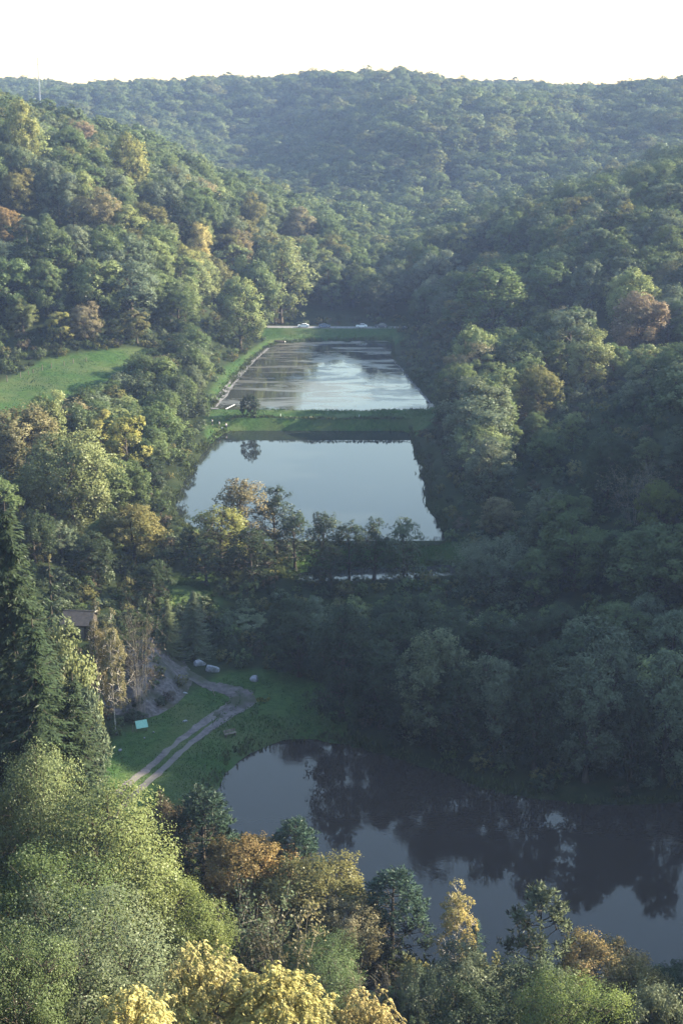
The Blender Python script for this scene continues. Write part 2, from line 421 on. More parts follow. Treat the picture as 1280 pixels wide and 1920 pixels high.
def terrain_mat():
    m, N, L = new_mat('ground_cover')
    out = N.new('ShaderNodeOutputMaterial'); b = N.new('ShaderNodeBsdfPrincipled'); b.inputs['Roughness'].default_value = 0.95; b.inputs['Specular IOR Level'].default_value = 0.1
    tc = N.new('ShaderNodeTexCoord')
    def ramp(scale, c1, c2, detail=5, lo=0.35, hi=0.65):
        n = N.new('ShaderNodeTexNoise'); n.inputs['Scale'].default_value = scale; n.inputs['Detail'].default_value = detail; n.inputs['Roughness'].default_value = 0.7
        L.new(tc.outputs['Object'], n.inputs['Vector'])
        r = N.new('ShaderNodeValToRGB'); r.color_ramp.elements[0].position = lo; r.color_ramp.elements[1].position = hi
        r.color_ramp.elements[0].color = (*c1, 1); r.color_ramp.elements[1].color = (*c2, 1); L.new(n.outputs['Fac'], r.inputs[0]); return r, n
    floor_, _ = ramp(0.35, (0.012, 0.021, 0.008), (0.028, 0.036, 0.014))
    g1, gn = ramp(0.9, (0.020, 0.050, 0.014), (0.050, 0.095, 0.026), 6)
    g2, _ = ramp(0.07, (0, 0, 0), (1, 1, 1), 3, 0.45, 0.7)
    mg = N.new('ShaderNodeMix'); mg.data_type = 'RGBA'; L.new(g2.outputs[0], mg.inputs[0]); L.new(g1.outputs[0], mg.inputs[6]); mg.inputs[7].default_value = (0.072, 0.092, 0.036, 1)
    at = N.new('ShaderNodeAttribute'); at.attribute_name = 'grass'
    mx = N.new('ShaderNodeMix'); mx.data_type = 'RGBA'; L.new(at.outputs['Fac'], mx.inputs[0]); L.new(floor_.outputs[0], mx.inputs[6]); L.new(mg.outputs[2], mx.inputs[7])
    L.new(mx.outputs[2], b.inputs['Base Color'])
    bp = N.new('ShaderNodeBump'); bp.inputs['Strength'].default_value = 0.7; bp.inputs['Distance'].default_value = 0.3
    L.new(gn.outputs['Fac'], bp.inputs['Height']); L.new(bp.outputs[0], b.inputs['Normal'])
    L.new(b.outputs[0], out.inputs[0])
    return m
M['terrain'] = terrain_mat()

# ------------------------------------------------------------------ terrain sheet
def axis(lo, a, b, hi, step, grow=1.12):
    v = list(np.arange(a, b + 0.01, step))
    s = step; x = v[-1]
    while x < hi: s *= grow; x += s; v.append(x)
    s = step; x = v[0]
    while x > lo: s *= grow; x -= s; v.insert(0, x)
    return np.array(v)
gx = axis(-1500, -130, 130, 1500, 1.6)
gy = axis(-500, -10, 580, 2200, 1.6, 1.05)
GX, GY = np.meshgrid(gx, gy)
GZ = height(GX, GY)
tx, ty = GX.ravel(), GY.ravel()

MEADOW = [tuple(on_plane(px, py, z)[:2]) for px, py, z in ((-60, 830, 9), (-60, 735, 13), (10, 715, 13.5), (90, 684, 15), (200, 668, 16), (300, 655, 17), (330, 690, 14), (280, 740, 12), (240, 800, 10), (200, 860, 9))]
BANKS = {   # grassed areas: outline in world metres
    'meadow': MEADOW,
    'near': [tuple(on_plane(px, py, 1.5)[:2]) for px, py in ((150, 1480), (240, 1390), (330, 1330), (430, 1275), (540, 1265), (640, 1330), (640, 1390), (560, 1384), (470, 1415), (390, 1495), (330, 1580), (200, 1600))],
    'dike': [tuple(on_plane(px, py, 6)[:2]) for px, py in ((392, 800), (398, 765), (500, 775), (700, 776), (830, 772), (840, 800), (760, 812), (480, 806), (400, 818))],
    'bank': [tuple(on_plane(px, py, 7.5)[:2]) for px, py in ((400, 735), (440, 680), (500, 640), (492, 622), (740, 618), (745, 642), (510, 646), (410, 765))],
    'clearing': [tuple(on_plane(px, py, 4)[:2]) for px, py in ((320, 1090), (390, 1085), (400, 1130), (320, 1135))],
    'spit': [tuple(on_plane(px, py, 4)[:2]) for px, py in ((560, 1040), (850, 1032), (860, 1056), (560, 1064))],
    'yellow': [tuple(on_plane(px, py, 3)[:2]) for px, py in ((460, 1292), (520, 1290), (520, 1302), (465, 1304))],
}
grass = np.zeros(len(tx))
for poly in BANKS.values():
    poly = np.array(poly)
    m = (tx > poly[:, 0].min() - 4) & (tx < poly[:, 0].max() + 4) & (ty > poly[:, 1].min() - 4) & (ty < poly[:, 1].max() + 4)
    d = dist_line(tx[m], ty[m], poly, True); ins = inside_poly(tx[m], ty[m], poly)
    g = np.where(ins, 1.0, 1 - sstep(0, 3, d))
    grass[m] = np.maximum(grass[m], g)
nx_, ny_ = len(gx), len(gy)
ii = (np.arange(ny_ - 1)[:, None] * nx_ + np.arange(nx_ - 1)[None, :]).ravel()
F = np.stack([ii, ii + 1, ii + 1 + nx_, ii + nx_], -1)
me = mesh_np('ground', np.stack([tx, ty, GZ], -1), F, [M['terrain']], True, {'grass': grass})
tag(link('ground', me), 'wooded valley floor and hillsides with grassy banks', kind='structure')

# ------------------------------------------------------------------ water
WM = {'near': water_mat('murky_pond_water', (0.030, 0.0235, 0.020), 0.010, 1.1), 'middle': water_mat('still_pond_water', (0.014, 0.017, 0.017), 0.004, 0.7),
      'small': water_mat('shallow_water', (0.03, 0.03, 0.03), 0.02, 1.0), 'far': water_mat('weedy_pond_water', (0.03, 0.032, 0.028), 0.02, 0.6, True)}
WL = {'near': 'dark murky pond nearest the viewpoint', 'middle': 'smooth pale pond in the middle of the valley', 'small': 'narrow strip of water below the middle pond', 'far': 'weed covered pond below the road'}
for k, (lv, poly) in PONDS.items():
    c = poly.mean(0)
    p = c + (poly - c) * (1 + 1.5 / np.linalg.norm(poly - c, axis=1))[:, None]
    me = mesh_np('water', np.c_[p, np.full(len(p), lv)], [list(range(len(p)))], [WM[k]])
    if me.polygons[0].normal.z < 0: me.flip_normals()
    tag(link('water', me), WL[k], kind='structure')

# ------------------------------------------------------------------ road, track, revetments (sheets laid on the ground)
def ribbon(name, path, width, mat, lift, across=4, jitter=0.0, profile=None, kind='structure', label=None, level=None):
    p = smooth_loop(path, 8, False)
    t = np.gradient(p, axis=0); t /= np.linalg.norm(t, axis=1)[:, None]
    nrm = np.stack([-t[:, 1], t[:, 0]], -1)
    w = np.broadcast_to(np.asarray(width, float), (len(p),)) if np.ndim(width) == 0 else np.interp(np.linspace(0, 1, len(p)), np.linspace(0, 1, len(width)), width)
    s = np.linspace(-0.5, 0.5, across + 1)
    rng = np.random.default_rng(5)
    P = p[:, None, :] + nrm[:, None, :] * (s[None, :] * w[:, None])[..., None]
    if jitter: P += rng.normal(0, jitter, P.shape) * (np.abs(s) > 0.49)[None, :, None]
    z = height(P[..., 0], P[..., 1]).reshape(P.shape[:2]) if level is None else np.full(P.shape[:2], level)
    z = z + lift
    V = np.concatenate([P, z[..., None]], -1).reshape(-1, 3)
    k = across + 1
    i = (np.arange(len(p) - 1)[:, None] * k + np.arange(across)[None, :]).ravel()
    F = np.stack([i, i + 1, i + 1 + k, i + k], -1)
    me = mesh_np(name, V, F, [mat], True)
    if me.polygons[0].normal.z < 0: me.flip_normals()
    return tag(link(name, me), label, kind=kind)

ribbon('road', ROAD, 5.0, M['road'], 0.05, label='pale lane across the dam of the weedy pond')
trk = [on_plane(px, py, z)[:2] for px, py, z in ((190, 1530, 3), (235, 1482, 2.6), (290, 1430, 2.5), (350, 1378, 2.5), (410, 1335, 2.6), (450, 1310, 2.7), (452, 1292, 2.9), (420, 1280, 3.2), (385, 1268, 3.6), (340, 1240, 4), (250, 1205, 5))]
tp = smooth_loop(trk, 8, False)
def offset(path, d):
    p = np.asarray(path); t = np.gradient(p, axis=0); t /= np.linalg.norm(t, axis=1)[:, None]
    return p + np.stack([-t[:, 1], t[:, 0]], -1) * d
main = np.array(trk)
ribbon('track_rut', offset(main[:7], 0.95), [0.9, 0.95, 1.0, 1.1, 1.6, 2.0, 2.0], M['track'], 0.07, 3, 0.12, label='left gravel rut of the curving farm track')
ribbon('track_rut', offset(main[:7], -0.95), [0.9, 0.95, 1.0, 1.1, 1.6, 2.0, 2.0], M['track'], 0.07, 3, 0.08, label='right gravel rut of the curving farm track')
ribbon('gravel_track', main[4:10], [2.4, 3.8, 4.0, 3.2, 2.4, 1.4], M['dirt'], 0.11, 5, 0.2, label='gravel track widening where it bends behind the trees')
ribbon('path', [on_plane(px, py, 6.6)[:2] for px, py in ((402, 772), (418, 742), (448, 706), (480, 672), (505, 650))], [2.2, 3.2, 3.0, 2.8, 2.2], M['grey_stone'], 0.16, 4, 0.12, label='pale stone path along the grassy bank of the weedy pond')
ribbon('path', [on_plane(px, py, 6.8)[:2] for px, py in ((738, 672), (760, 700), (785, 730), (812, 762))], [1.2, 1.6, 1.8, 1.6], M['grey_stone'], 0.14, 3, 0.1, label='stone edge under the trees on the far bank of the weedy pond')
ribbon('path', [on_plane(px, py, z)[:2] for px, py, z in ((660, 1826, 1.2), (700, 1846, 1.2), (760, 1862, 1.4), (830, 1880, 1.6))], 1.6, M['track'], 0.10, 3, 0.08, label='narrow path at the foot of the near slope')

# ------------------------------------------------------------------ tree shapes
def unit(v):
    return v / (np.linalg.norm(v, axis=-1, keepdims=True) + 1e-9)

def kites(p, d, nrm, length, width):
    """leaf faces: p base point, d direction along the leaf, nrm rough facing"""
    d = unit(d); s = unit(np.cross(d, nrm))
    length = np.asarray(length)[:, None]; width = np.asarray(width)[:, None]
    mid = p + d * length * 0.45
    V = np.stack([p, mid + s * width * 0.5, p + d * length, mid - s * width * 0.5], 1).reshape(-1, 3)
    return V, np.arange(len(V)).reshape(-1, 4)

def finish(name, V, tint, hue, mat, cn=None):
    F = np.arange(len(V)).reshape(-1, 4)
    if cn is None:
        q = V.reshape(-1, 4, 3).mean(1); c = np.array([0, 0, q[:, 2].min() * 0.6 + q[:, 2].max() * 0.4]); cn = (q - c) / np.array([q[:, 0].std(), q[:, 1].std(), q[:, 2].std()])
    me = _finish(name, V, F, tint, hue, mat)
    a = me.attributes.new('bulge', 'FLOAT_VECTOR', 'POINT'); a.data.foreach_set('vector', np.repeat(unit(cn), 4, 0).astype(np.float32).ravel())
    return me

def _finish(name, V, F, tint, hue, mat):
    return mesh_np(name, V, F, [mat], False, {'tint': np.repeat(np.clip(tint, 0, 1), 4), 'hue': np.repeat(np.clip(hue, 0, 1), 4)})

def curve(a, b, sag, n=5, rng=None, wob=0.0):
    t = np.linspace(0, 1, n)[:, None]
    p = a * (1 - t) + b * t + np.array([0, 0, 1.0]) * sag * (4 * t * (1 - t))
    if rng is not None and wob: p[1:-1] += rng.normal(0, wob, (n - 2, 3))
    return p

def trunk_tubes(rng, H, top, r0, boughs, lean=0.02, k=6):
    n = 8
    t = np.linspace(0, 1, n)
    p = np.c_[np.cumsum(rng.normal(0, lean * H * 0.3, n)) * t, np.cumsum(rng.normal(0, lean * H * 0.3, n)) * t, t * top]
    p[0, :2] = 0
    rad = r0 * (1 - 0.85 * t); rad[0] *= 1.5
    items = [(np.r_[[[0, 0, -0.8]], p], np.r_[[r0 * 1.6], rad])]
    for b in boughs:
        zz = np.clip(b[2] - rng.uniform(0.25, 0.5) * np.hypot(b[0], b[1]) - 0.05 * H, 0.12 * H, top * 0.92)
        a0 = np.array([np.interp(zz, p[:, 2], p[:, 0]), np.interp(zz, p[:, 2], p[:, 1]), zz])
        rr = np.interp(zz, p[:, 2], rad) * 0.55
        items.append((curve(a0, b, 0.06 * H * rng.uniform(0.2, 1), 6, rng, 0.012 * H), np.linspace(rr, rr * 0.25, 6)))
    return items

def broadleaf(name, seed, H=18, R=5.5, base=4.0, nb=13, nc=12, nl=34, ls=0.5, flat=1.05, lump=0.25, egg=0.0, mat='leaf', bark='bark', open_=0.0, asp=0.7, limbs2=True, girth=0.022, fuzz=1.0):
    rng = np.random.default_rng(seed)
    zc, a = (base + H) / 2, (H - base) / 2
    i = np.arange(nb) + 0.5
    ph = np.arccos(1 - 1.75 * i / nb); th = math.pi * (1 + 5 ** 0.5) * i + rng.normal(0, 0.35, nb)
    D = np.c_[np.cos(th) * np.sin(ph), np.sin(th) * np.sin(ph), np.cos(ph)] + rng.normal(0, 0.12, (nb, 3))
    D = unit(D)
    rb = R * rng.uniform(0.34, 0.52, nb) * (1 - open_ * 0.35)
    wide = 1 - egg * np.clip(D[:, 2], -1, 1)
    B = np.c_[D[:, :2] * (R * wide)[:, None], D[:, 2:] * a] * (0.62 + lump * rng.uniform(-0.6, 0.8, nb))[:, None] + np.array([0, 0, zc])
    low = D[:, 2] < 0
    B[low, 2] = zc + D[low, 2] * a * 1.02
    B[:, 2] = np.minimum(B[:, 2], H - rb * 0.6)
    items = trunk_tubes(rng, H, zc + 0.55 * a, girth * H, B)
    C, CD, CR, CT = [], [], [], []
    for b, dd, r in zip(B, D, rb):
        cd = unit(rng.normal(0, 1, (nc, 3)) + dd * 0.75 + np.array([0, 0, 0.35]))
        pos = b + cd * r * fuzz * rng.uniform(0.55, 1.12, (nc, 1)) * np.array([1, 1, flat])
        C.append(pos); CD.append(cd); CR.append(r * fuzz * rng.uniform(0.28, 0.5, nc)); CT.append(rng.normal(0.5, 0.13) + rng.normal(0, 0.08, nc))
        if limbs2:
            for q in pos[:4]: items.append((curve(b, q, 0.1, 3), np.array([0.004, 0.003, 0.0015]) * H))
    C, CD, CR, CT = np.concatenate(C), np.concatenate(CD), np.concatenate(CR), np.concatenate(CT)
    n = len(C) * nl
    cc, cd, cr, ct = (np.repeat(q, nl, 0) for q in (C, CD, CR, CT))
    off = unit(rng.normal(0, 1, (n, 3)) + cd * 0.5) * (rng.uniform(0, 1, (n, 1)) ** 0.5) * cr[:, None] * np.array([1, 1, 0.95])
    p = cc + off
    nrm = unit(off / cr[:, None] * 0.5 + cd * 0.5 + np.array([0, 0, 0.45]) + rng.normal(0, 0.55, (n, 3)))
    d = unit(np.cross(nrm, rng.normal(0, 1, (n, 3))))
    L = ls * rng.uniform(0.55, 1.35, n)
    V, _ = kites(p, d, nrm, L, L * asp)
    tint = ct + rng.normal(0, 0.17, n)
    hue = 0.5 + (ct - 0.5) * 1.2 + rng.normal(0, 0.2, n)
    cn = unit(off / cr[:, None]) * 0.45 + cd * 0.6 + unit((p - np.array([0, 0, zc])) / np.array([R, R, a])) * 0.6
    crown = finish(name + '_crown', V, tint, hue, M[mat], cn)
    tv, tf = tubes(items, 5)
    trunk = mesh_np(name + '_trunk', tv, tf, [M[bark]], True)
    return {'H': float(np.percentile(p[:, 2], 99.7)), 'R': float(np.percentile(np.hypot(p[:, 0], p[:, 1]), 97)), 'trunk': trunk, 'crown': crown}

def spruce(name, seed, H=26, R=4.2, dens=1.0, ls=0.55, base=1.5, gap=0.0):
    rng = np.random.default_rng(seed)
    items = [(np.array([[0, 0, -0.8], [0, 0, 0], [0.05, 0, H * 0.5], [0, 0, H]]), np.array([0.45, 0.32, 0.2, 0.03]))]
    P, Dv, Nv, Ls, T = [], [], [], [], []
    z = base
    while z < H - 0.4:
        t = (z - base) / (H - base)
        r = R * (1 - t) ** 0.85 * rng.uniform(0.78, 1.12) + 0.25
        nb = max(4, int((5 + 5 * (1 - t)) * dens))
        for k in range(nb):
            if rng.random() < gap: continue
            az = rng.uniform(0, 2 * math.pi); rr = r * rng.uniform(0.75, 1.15)
            o = np.array([math.cos(az), math.sin(az), 0])
            m = max(4, int(rr * 4.2 * dens) + 2)
            s = np.linspace(0.12, 1, m)
            zz = z - 0.42 * rr * np.sin(s * math.pi * 0.62) + 0.10 * rr * s ** 3
            pts = o[None] * (rr * s)[:, None]; pts[:, 2] = zz
            if k % 3 == 0: items.append((pts[:: max(1, m // 4)], np.linspace(0.05, 0.012, len(pts[:: max(1, m // 4)]))))
            lat = np.array([-o[1], o[0], 0])
            tt = rng.normal(0.45, 0.12)
            for side in (-1, 1, 0):
                q = pts + rng.normal(0, 0.05, pts.shape)
                P.append(q)
                Dv.append(lat * side * rng.uniform(0.5, 1.0, (m, 1)) + o * rng.uniform(0.4, 0.9, (m, 1)) + np.array([0, 0, -1]) * rng.uniform(0.15, 0.75, (m, 1)))
                Nv.append(np.tile([0, 0, 1.0], (m, 1)) + rng.normal(0, 0.35, (m, 3)))
                Ls.append(ls * rng.uniform(0.6, 1.3, m) * (1.1 - 0.35 * s))
                T.append(tt + 0.18 * (s - 0.5) + rng.normal(0, 0.1, m))
        z += (0.42 + 0.30 * (1 - t)) / dens ** 0.5
    P, Dv, Nv, Ls, T = (np.concatenate(q) for q in (P, Dv, Nv, Ls, T))
    V, _ = kites(P, Dv, Nv, Ls, Ls * 0.26)
    crown = finish(name + '_crown', V, T, 0.5 + rng.normal(0, 0.12, len(T)), M['needle'], unit(P * np.array([1, 1, 0])) + np.array([0, 0, 0.5]))
    tv, tf = tubes(items, 5)
    return {'H': H, 'R': R, 'trunk': mesh_np(name + '_trunk', tv, tf, [M['bark']], True), 'crown': crown}

def pine(name, seed, H=13, R=3.6, base=1.5, nb=44, nt=17, blades=15, bl=0.40, openness=0.0):
    rng = np.random.default_rng(seed)
    zc = base + (H - base) * 0.42
    B, BD = [], []
    for i in range(nb):
        t = (i + 0.5) / nb
        z = base + (H - base) * t
        r = R * (math.sin(math.pi * (0.16 + 0.84 * t) ** 0.8) ** 0.8 * (1 - 0.25 * t) + 0.05) * rng.uniform(0.6, 1.08)
        az = i * 2.4 + rng.normal(0, 0.4)
        B.append((math.cos(az) * r * 0.72, math.sin(az) * r * 0.72, min(z + 0.15 * r, H - 0.5))); BD.append((math.cos(az), math.sin(az), 0.35))
    B.append((0, 0, H - 0.5)); BD.append((0, 0, 1)); B, BD = np.array(B), np.array(BD)
    items = [(np.array([[0, 0, -0.8], [0, 0, 0], [0.1, 0.05, H * 0.5], [0, 0, H - 0.4]]), np.array([0.3, 0.22, 0.15, 0.03]))]
    T0, TD = [], []
    for b, d in zip(B, BD):
        z0 = max(0.6, b[2] - 0.5 * np.hypot(b[0], b[1]))
        items.append((curve(np.array([0, 0, z0]), b, -0.1, 5, rng, 0.05), np.linspace(0.075, 0.03, 5)))
        dd = unit(rng.normal(0, 0.75, (nt, 3)) + d * 0.7 + np.array([0, 0, 0.6]))
        q = b + dd * rng.uniform(0.35, 1.0, (nt, 1)) * R * 0.40 * (1 - 0.25 * openness)
        for w in q[:5]: items.append((curve(b, w, 0.05, 3), np.array([0.03, 0.02, 0.012])))
        T0.append(q); TD.append(unit(dd * 0.6 + np.array([0, 0, 0.6])))
    T0, TD = np.concatenate(T0), np.concatenate(TD)
    n = len(T0) * blades
    tt = np.repeat(rng.normal(0.5, 0.14, len(T0)), blades)
    p = np.repeat(T0, blades, 0); d = unit(np.repeat(TD, blades, 0) * 0.55 + rng.normal(0, 0.55, (n, 3)))
    p = p + np.repeat(TD, blades, 0) * rng.uniform(-0.3, 0.25, (n, 1))
    L = bl * rng.uniform(0.7, 1.25, n)
    V, _ = kites(p, d, rng.normal(0, 1, (n, 3)), L, L * 0.26)
    crown = finish(name + '_crown', V, tt + rng.normal(0, 0.14, n), 0.5 + rng.normal(0, 0.12, n), M['needle'])
    tv, tf = tubes(items, 5)
    return {'H': H, 'R': R, 'trunk': mesh_np(name + '_trunk', tv, tf, [M['bark']], True), 'crown': crown}

def feathered(name, seed, H=14, R=5, base=3, nb=18, nc=17, nf=8, frond=0.8):
    """crown of long drooping compound leaves"""
    rng = np.random.default_rng(seed)
    g = broadleaf(name + '_frame', seed, H, R, base, nb, nc, 1, 0.1)
    bpy.data.meshes.remove(g['crown'])
    rng = np.random.default_rng(seed + 1)
    zc, a = (base + H) / 2, (H - base) / 2
    k = nb * nc
    D = unit(rng.normal(0, 1, (k, 3)) + np.array([0, 0, 0.7]))
    C = D * np.array([R, R, a]) * rng.uniform(0.55, 1.0, (k, 1)) + np.array([0, 0, zc])
    lump = fbm(D[:, 0] * 2.2 + 5, D[:, 1] * 2.2 + D[:, 2], seed)[:, None]
    C += D * lump * R * 0.5 + rng.normal(0, 0.25, C.shape)
    Ps, Ds, Ns, Ls, T = [], [], [], [], []
    for c, d in zip(C, D):
        ct = rng.normal(0.5, 0.22)
        for f in range(nf):
            o = unit(rng.normal(0, 0.8, 3) + d * 0.7 + np.array([0, 0, 0.35])); o2 = np.array([o[0], o[1], 0.0]); 
            ln = frond * rng.uniform(0.7, 1.25); m = 7
            s = np.linspace(0.15, 1, m)[:, None]
            p = c + rng.normal(0, 0.15, 3) + o * s * ln + np.array([0, 0, -0.75]) * s ** 2 * ln
            tang = unit(o + np.array([0, 0, -1.5]) * s)
            lat = unit(np.cross(tang, [0, 0, 1.0]))
            ft = ct + rng.normal(0, 0.12)
            for sd in (-1, 1):
                Ps.append(p); Ds.append(lat * sd + tang * 0.55 + np.array([0, 0, -0.35])); Ns.append(np.tile([0, 0, 1.0], (m, 1)) + rng.normal(0, 0.3, (m, 3)))
                Ls.append(np.full(m, 0.24) * rng.uniform(0.8, 1.2, m)); T.append(ft + rng.normal(0, 0.14, m))
    P, Dv, Nv, Ls, T = (np.concatenate(q) for q in (Ps, Ds, Ns, Ls, T))
    V, _ = kites(P, Dv, Nv, Ls, Ls * 0.40)
    g['crown'] = finish(name + '_crown', V, T, 0.5 + rng.normal(0, 0.25, len(T)), M['leaf'], Nv * 0.6 + unit(Dv) * 0.7)
    return g

def twiggy(name, seed, H=5, R=2.2, stems=20, leaves=2600, ls=0.16, bark='pale_bark', tw=7):
    """many thin bare stems with few leaves"""
    rng = np.random.default_rng(seed)
    items, tips = [], []
    for i in range(stems):
        az = rng.uniform(0, 6.28); r = R * math.sqrt(rng.random()); h = H * rng.uniform(0.6, 1.0)
        b = np.array([math.cos(az) * r, math.sin(az) * r, h]); a0 = np.array([math.cos(az) * r * 0.25, math.sin(az) * r * 0.25, -0.3])
        c = curve(a0, b, 0.0, 6, rng, 0.08); items.append((c, np.linspace(0.030, 0.008, 6)))
        for j in range(tw):
            q = c[rng.integers(2, 6)]; w = q + unit(rng.normal(0, 0.5, 3) + np.array([b[0] * 0.2, b[1] * 0.2, 0.8])) * H * rng.uniform(0.1, 0.28)
            items.append((curve(q, w, 0.02, 3), np.array([0.014, 0.010, 0.006]))); tips.append(w); tips.append((q + w) / 2)
    tips = np.array(tips)
    p = tips[rng.integers(0, len(tips), leaves)] + rng.normal(0, 0.16, (leaves, 3))
    L = ls * rng.uniform(0.6, 1.4, leaves)
    V, _ = kites(p, rng.normal(0, 1, (leaves, 3)), rng.normal(0, 1, (leaves, 3)) + np.array([0, 0, 1]), L, L * 0.6)
    tv, tf = tubes(items, 4)
    return {'H': H, 'R': R, 'trunk': mesh_np(name + '_stems', tv, tf, [M[bark]], True), 'crown': finish(name + '_crown', V, rng.normal(0.5, 0.2, leaves), rng.normal(0.5, 0.25, leaves), M['leaf'])}

PROTO = {
    # middle distance
    'oak': [broadleaf('oak', s, 18, 5.6, 1.2, 24, 16, 44, 0.40) for s in (11, 12, 13)],
    'beech': [broadleaf('beech', s, 19, 5.2, 1.0, 26, 14, 42, 0.38, egg=0.25, lump=0.18) for s in (21, 22, 23)],
    'ash': [broadleaf('ash', s, 19, 4.8, 2.0, 17, 14, 42, 0.40, lump=0.35, open_=0.4) for s in (31, 32)],
    'alder': [broadleaf('alder', s, 14, 3.2, 2.0, 30, 9, 22, 0.27, egg=0.4, lump=0.3, open_=0.7, fuzz=1.35) for s in (41, 42, 43)],
    'shore': [broadleaf('shore', s, 18, 4.6, 0.8, 28, 14, 44, 0.32, egg=0.35, lump=0.25) for s in (51, 52, 53)],
    'bush': [broadleaf('bush', s, 5, 2.8, 0.2, 12, 9, 26, 0.34, lump=0.2) for s in (61, 62)],
    # near trees, finer leaves
    'fine_oak': [broadleaf('fine_oak', s, 16, 7.0, 2.0, 28, 22, 78, 0.21, lump=0.22) for s in (71, 72)],
    'fine_bush': [broadleaf('fine_bush', s, 8, 4.4, 0.3, 24, 18, 62, 0.20, lump=0.25) for s in (81, 82, 83)],
    'near_bush': [broadleaf('near_bush', s, 10, 5.0, 0.3, 28, 22, 64, 0.15, lump=0.25, asp=0.6) for s in (85, 86)],
    'willow': [broadleaf('willow', s, 7, 4.2, 0.3, 24, 14, 56, 0.26, lump=0.3, asp=0.35) for s in (91, 92)],
    'big_maple': [broadleaf('big_maple', s, 22, 8.5, 2.5, 26, 18, 46, 0.46, lump=0.22) for s in (95,)],
    'birch': [broadleaf('birch', s, 14, 2.2, 2.0, 36, 9, 34, 0.15, egg=0.4, lump=0.45, open_=1.2, bark='birch_bark', asp=0.8, girth=0.0085, fuzz=1.8) for s in (101, 102)],
    'spruce': [spruce('spruce', 111, 28, 6.0, 1.7, 0.50), spruce('spruce', 112, 26, 4.6, 1.5, 0.46), spruce('spruce', 113, 16, 2.6, 0.9, 0.45, 1.0, 0.15)],
    'pine': [pine('pine', 121), pine('pine', 122, 14, 3.4), pine('pine', 123, 11, 3.6, 1.0, 24, 13, 16, 0.46, 0.5)],
    'feather': [feathered('feather', 131), feathered('feather', 132, 13, 4.5)],
    'twig': [twiggy('twig', 141), twiggy('twig', 142, 5, 1.6, 14, 160, 0.16), twiggy('twig', 143, 16, 5.0, 22, 2600, 0.28, tw=14)],
}
NAMES = {'oak': 'oak_tree', 'beech': 'beech_tree', 'ash': 'ash_tree', 'alder': 'alder_tree', 'shore': 'shore_tree', 'bush': 'bush', 'fine_oak': 'oak_tree', 'fine_bush': 'bush', 'near_bush': 'bush', 'willow': 'willow_bush',
         'big_maple': 'maple_tree', 'birch': 'birch_tree', 'spruce': 'spruce_tree', 'pine': 'pine_tree', 'feather': 'yellow_leaved_tree', 'twig': 'twiggy_shrub'}
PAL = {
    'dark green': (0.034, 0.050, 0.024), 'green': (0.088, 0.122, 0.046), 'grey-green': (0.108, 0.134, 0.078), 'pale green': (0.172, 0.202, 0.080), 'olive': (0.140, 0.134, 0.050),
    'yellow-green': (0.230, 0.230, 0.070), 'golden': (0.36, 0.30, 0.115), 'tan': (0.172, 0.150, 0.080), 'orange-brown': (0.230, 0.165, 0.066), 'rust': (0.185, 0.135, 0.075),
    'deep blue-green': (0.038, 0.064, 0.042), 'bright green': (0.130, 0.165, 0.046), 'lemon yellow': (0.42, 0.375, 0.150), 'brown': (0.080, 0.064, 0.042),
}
KEYH = []
SIGHT = [(345, 905, 70, 330), (385, 880, 60, 345)]     # sighted tops that nearer trees must leave free: px, py, width px, depth
TREES = []      # (x, y, radius) of what stands already
_rr = random.Random(4)

def plant(kind, x, y, h, w, colour, label, cat, group=None, variant=None, base=None):
    if h < 9 and kind in ('oak', 'beech', 'ash'): w = min(w, 1.15 * h); P = PROTO['shore']; variant = None
    else: P = PROTO[kind]
    g = P[variant if variant is not None else _rr.randrange(len(P))]
    z = hz(x, y) if base is None else base
    o = bpy.data.objects.new(NAMES[kind], None); COL.objects.link(o)
    o.empty_display_size = 0.5
    o.location = (x, y, z)
    o.rotation_euler = (0, 0, _rr.uniform(0, 6.28))
    if kind not in ('bush', 'fine_bush', 'near_bush', 'willow', 'feather', 'twig'): w = min(w, 0.95 * h)
    sx = w / (2 * g['R']); sz = h / g['H']
    o.scale = (sx, sx, sz)
    tag(o, label, cat, group)
    t = link('trunk', g['trunk'], o)
    c = link('crown', g['crown'], o)
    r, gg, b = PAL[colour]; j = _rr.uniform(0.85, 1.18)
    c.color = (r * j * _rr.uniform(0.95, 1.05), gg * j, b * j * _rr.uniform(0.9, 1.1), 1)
    TREES.append((x, y, w / 2)); KEYH.append(h)
    return o

def key(kind, px, py, depth, wpx, colour, label, cat='tree', group=None, variant=None, hmin=2.0):
    """a tree whose top is sighted at a photo point and which stands at the given depth"""
    p = at_depth(px, py, depth)
    d = depth * CP - (p[2] - CAM_Z) * SP
    w = wpx * d / FPX
    z = hz(p[0], p[1])
    SIGHT.append((px, py, wpx, depth))
    return plant(kind, p[0], p[1], max(hmin, p[2] - z), w, colour, label, cat, group, variant)

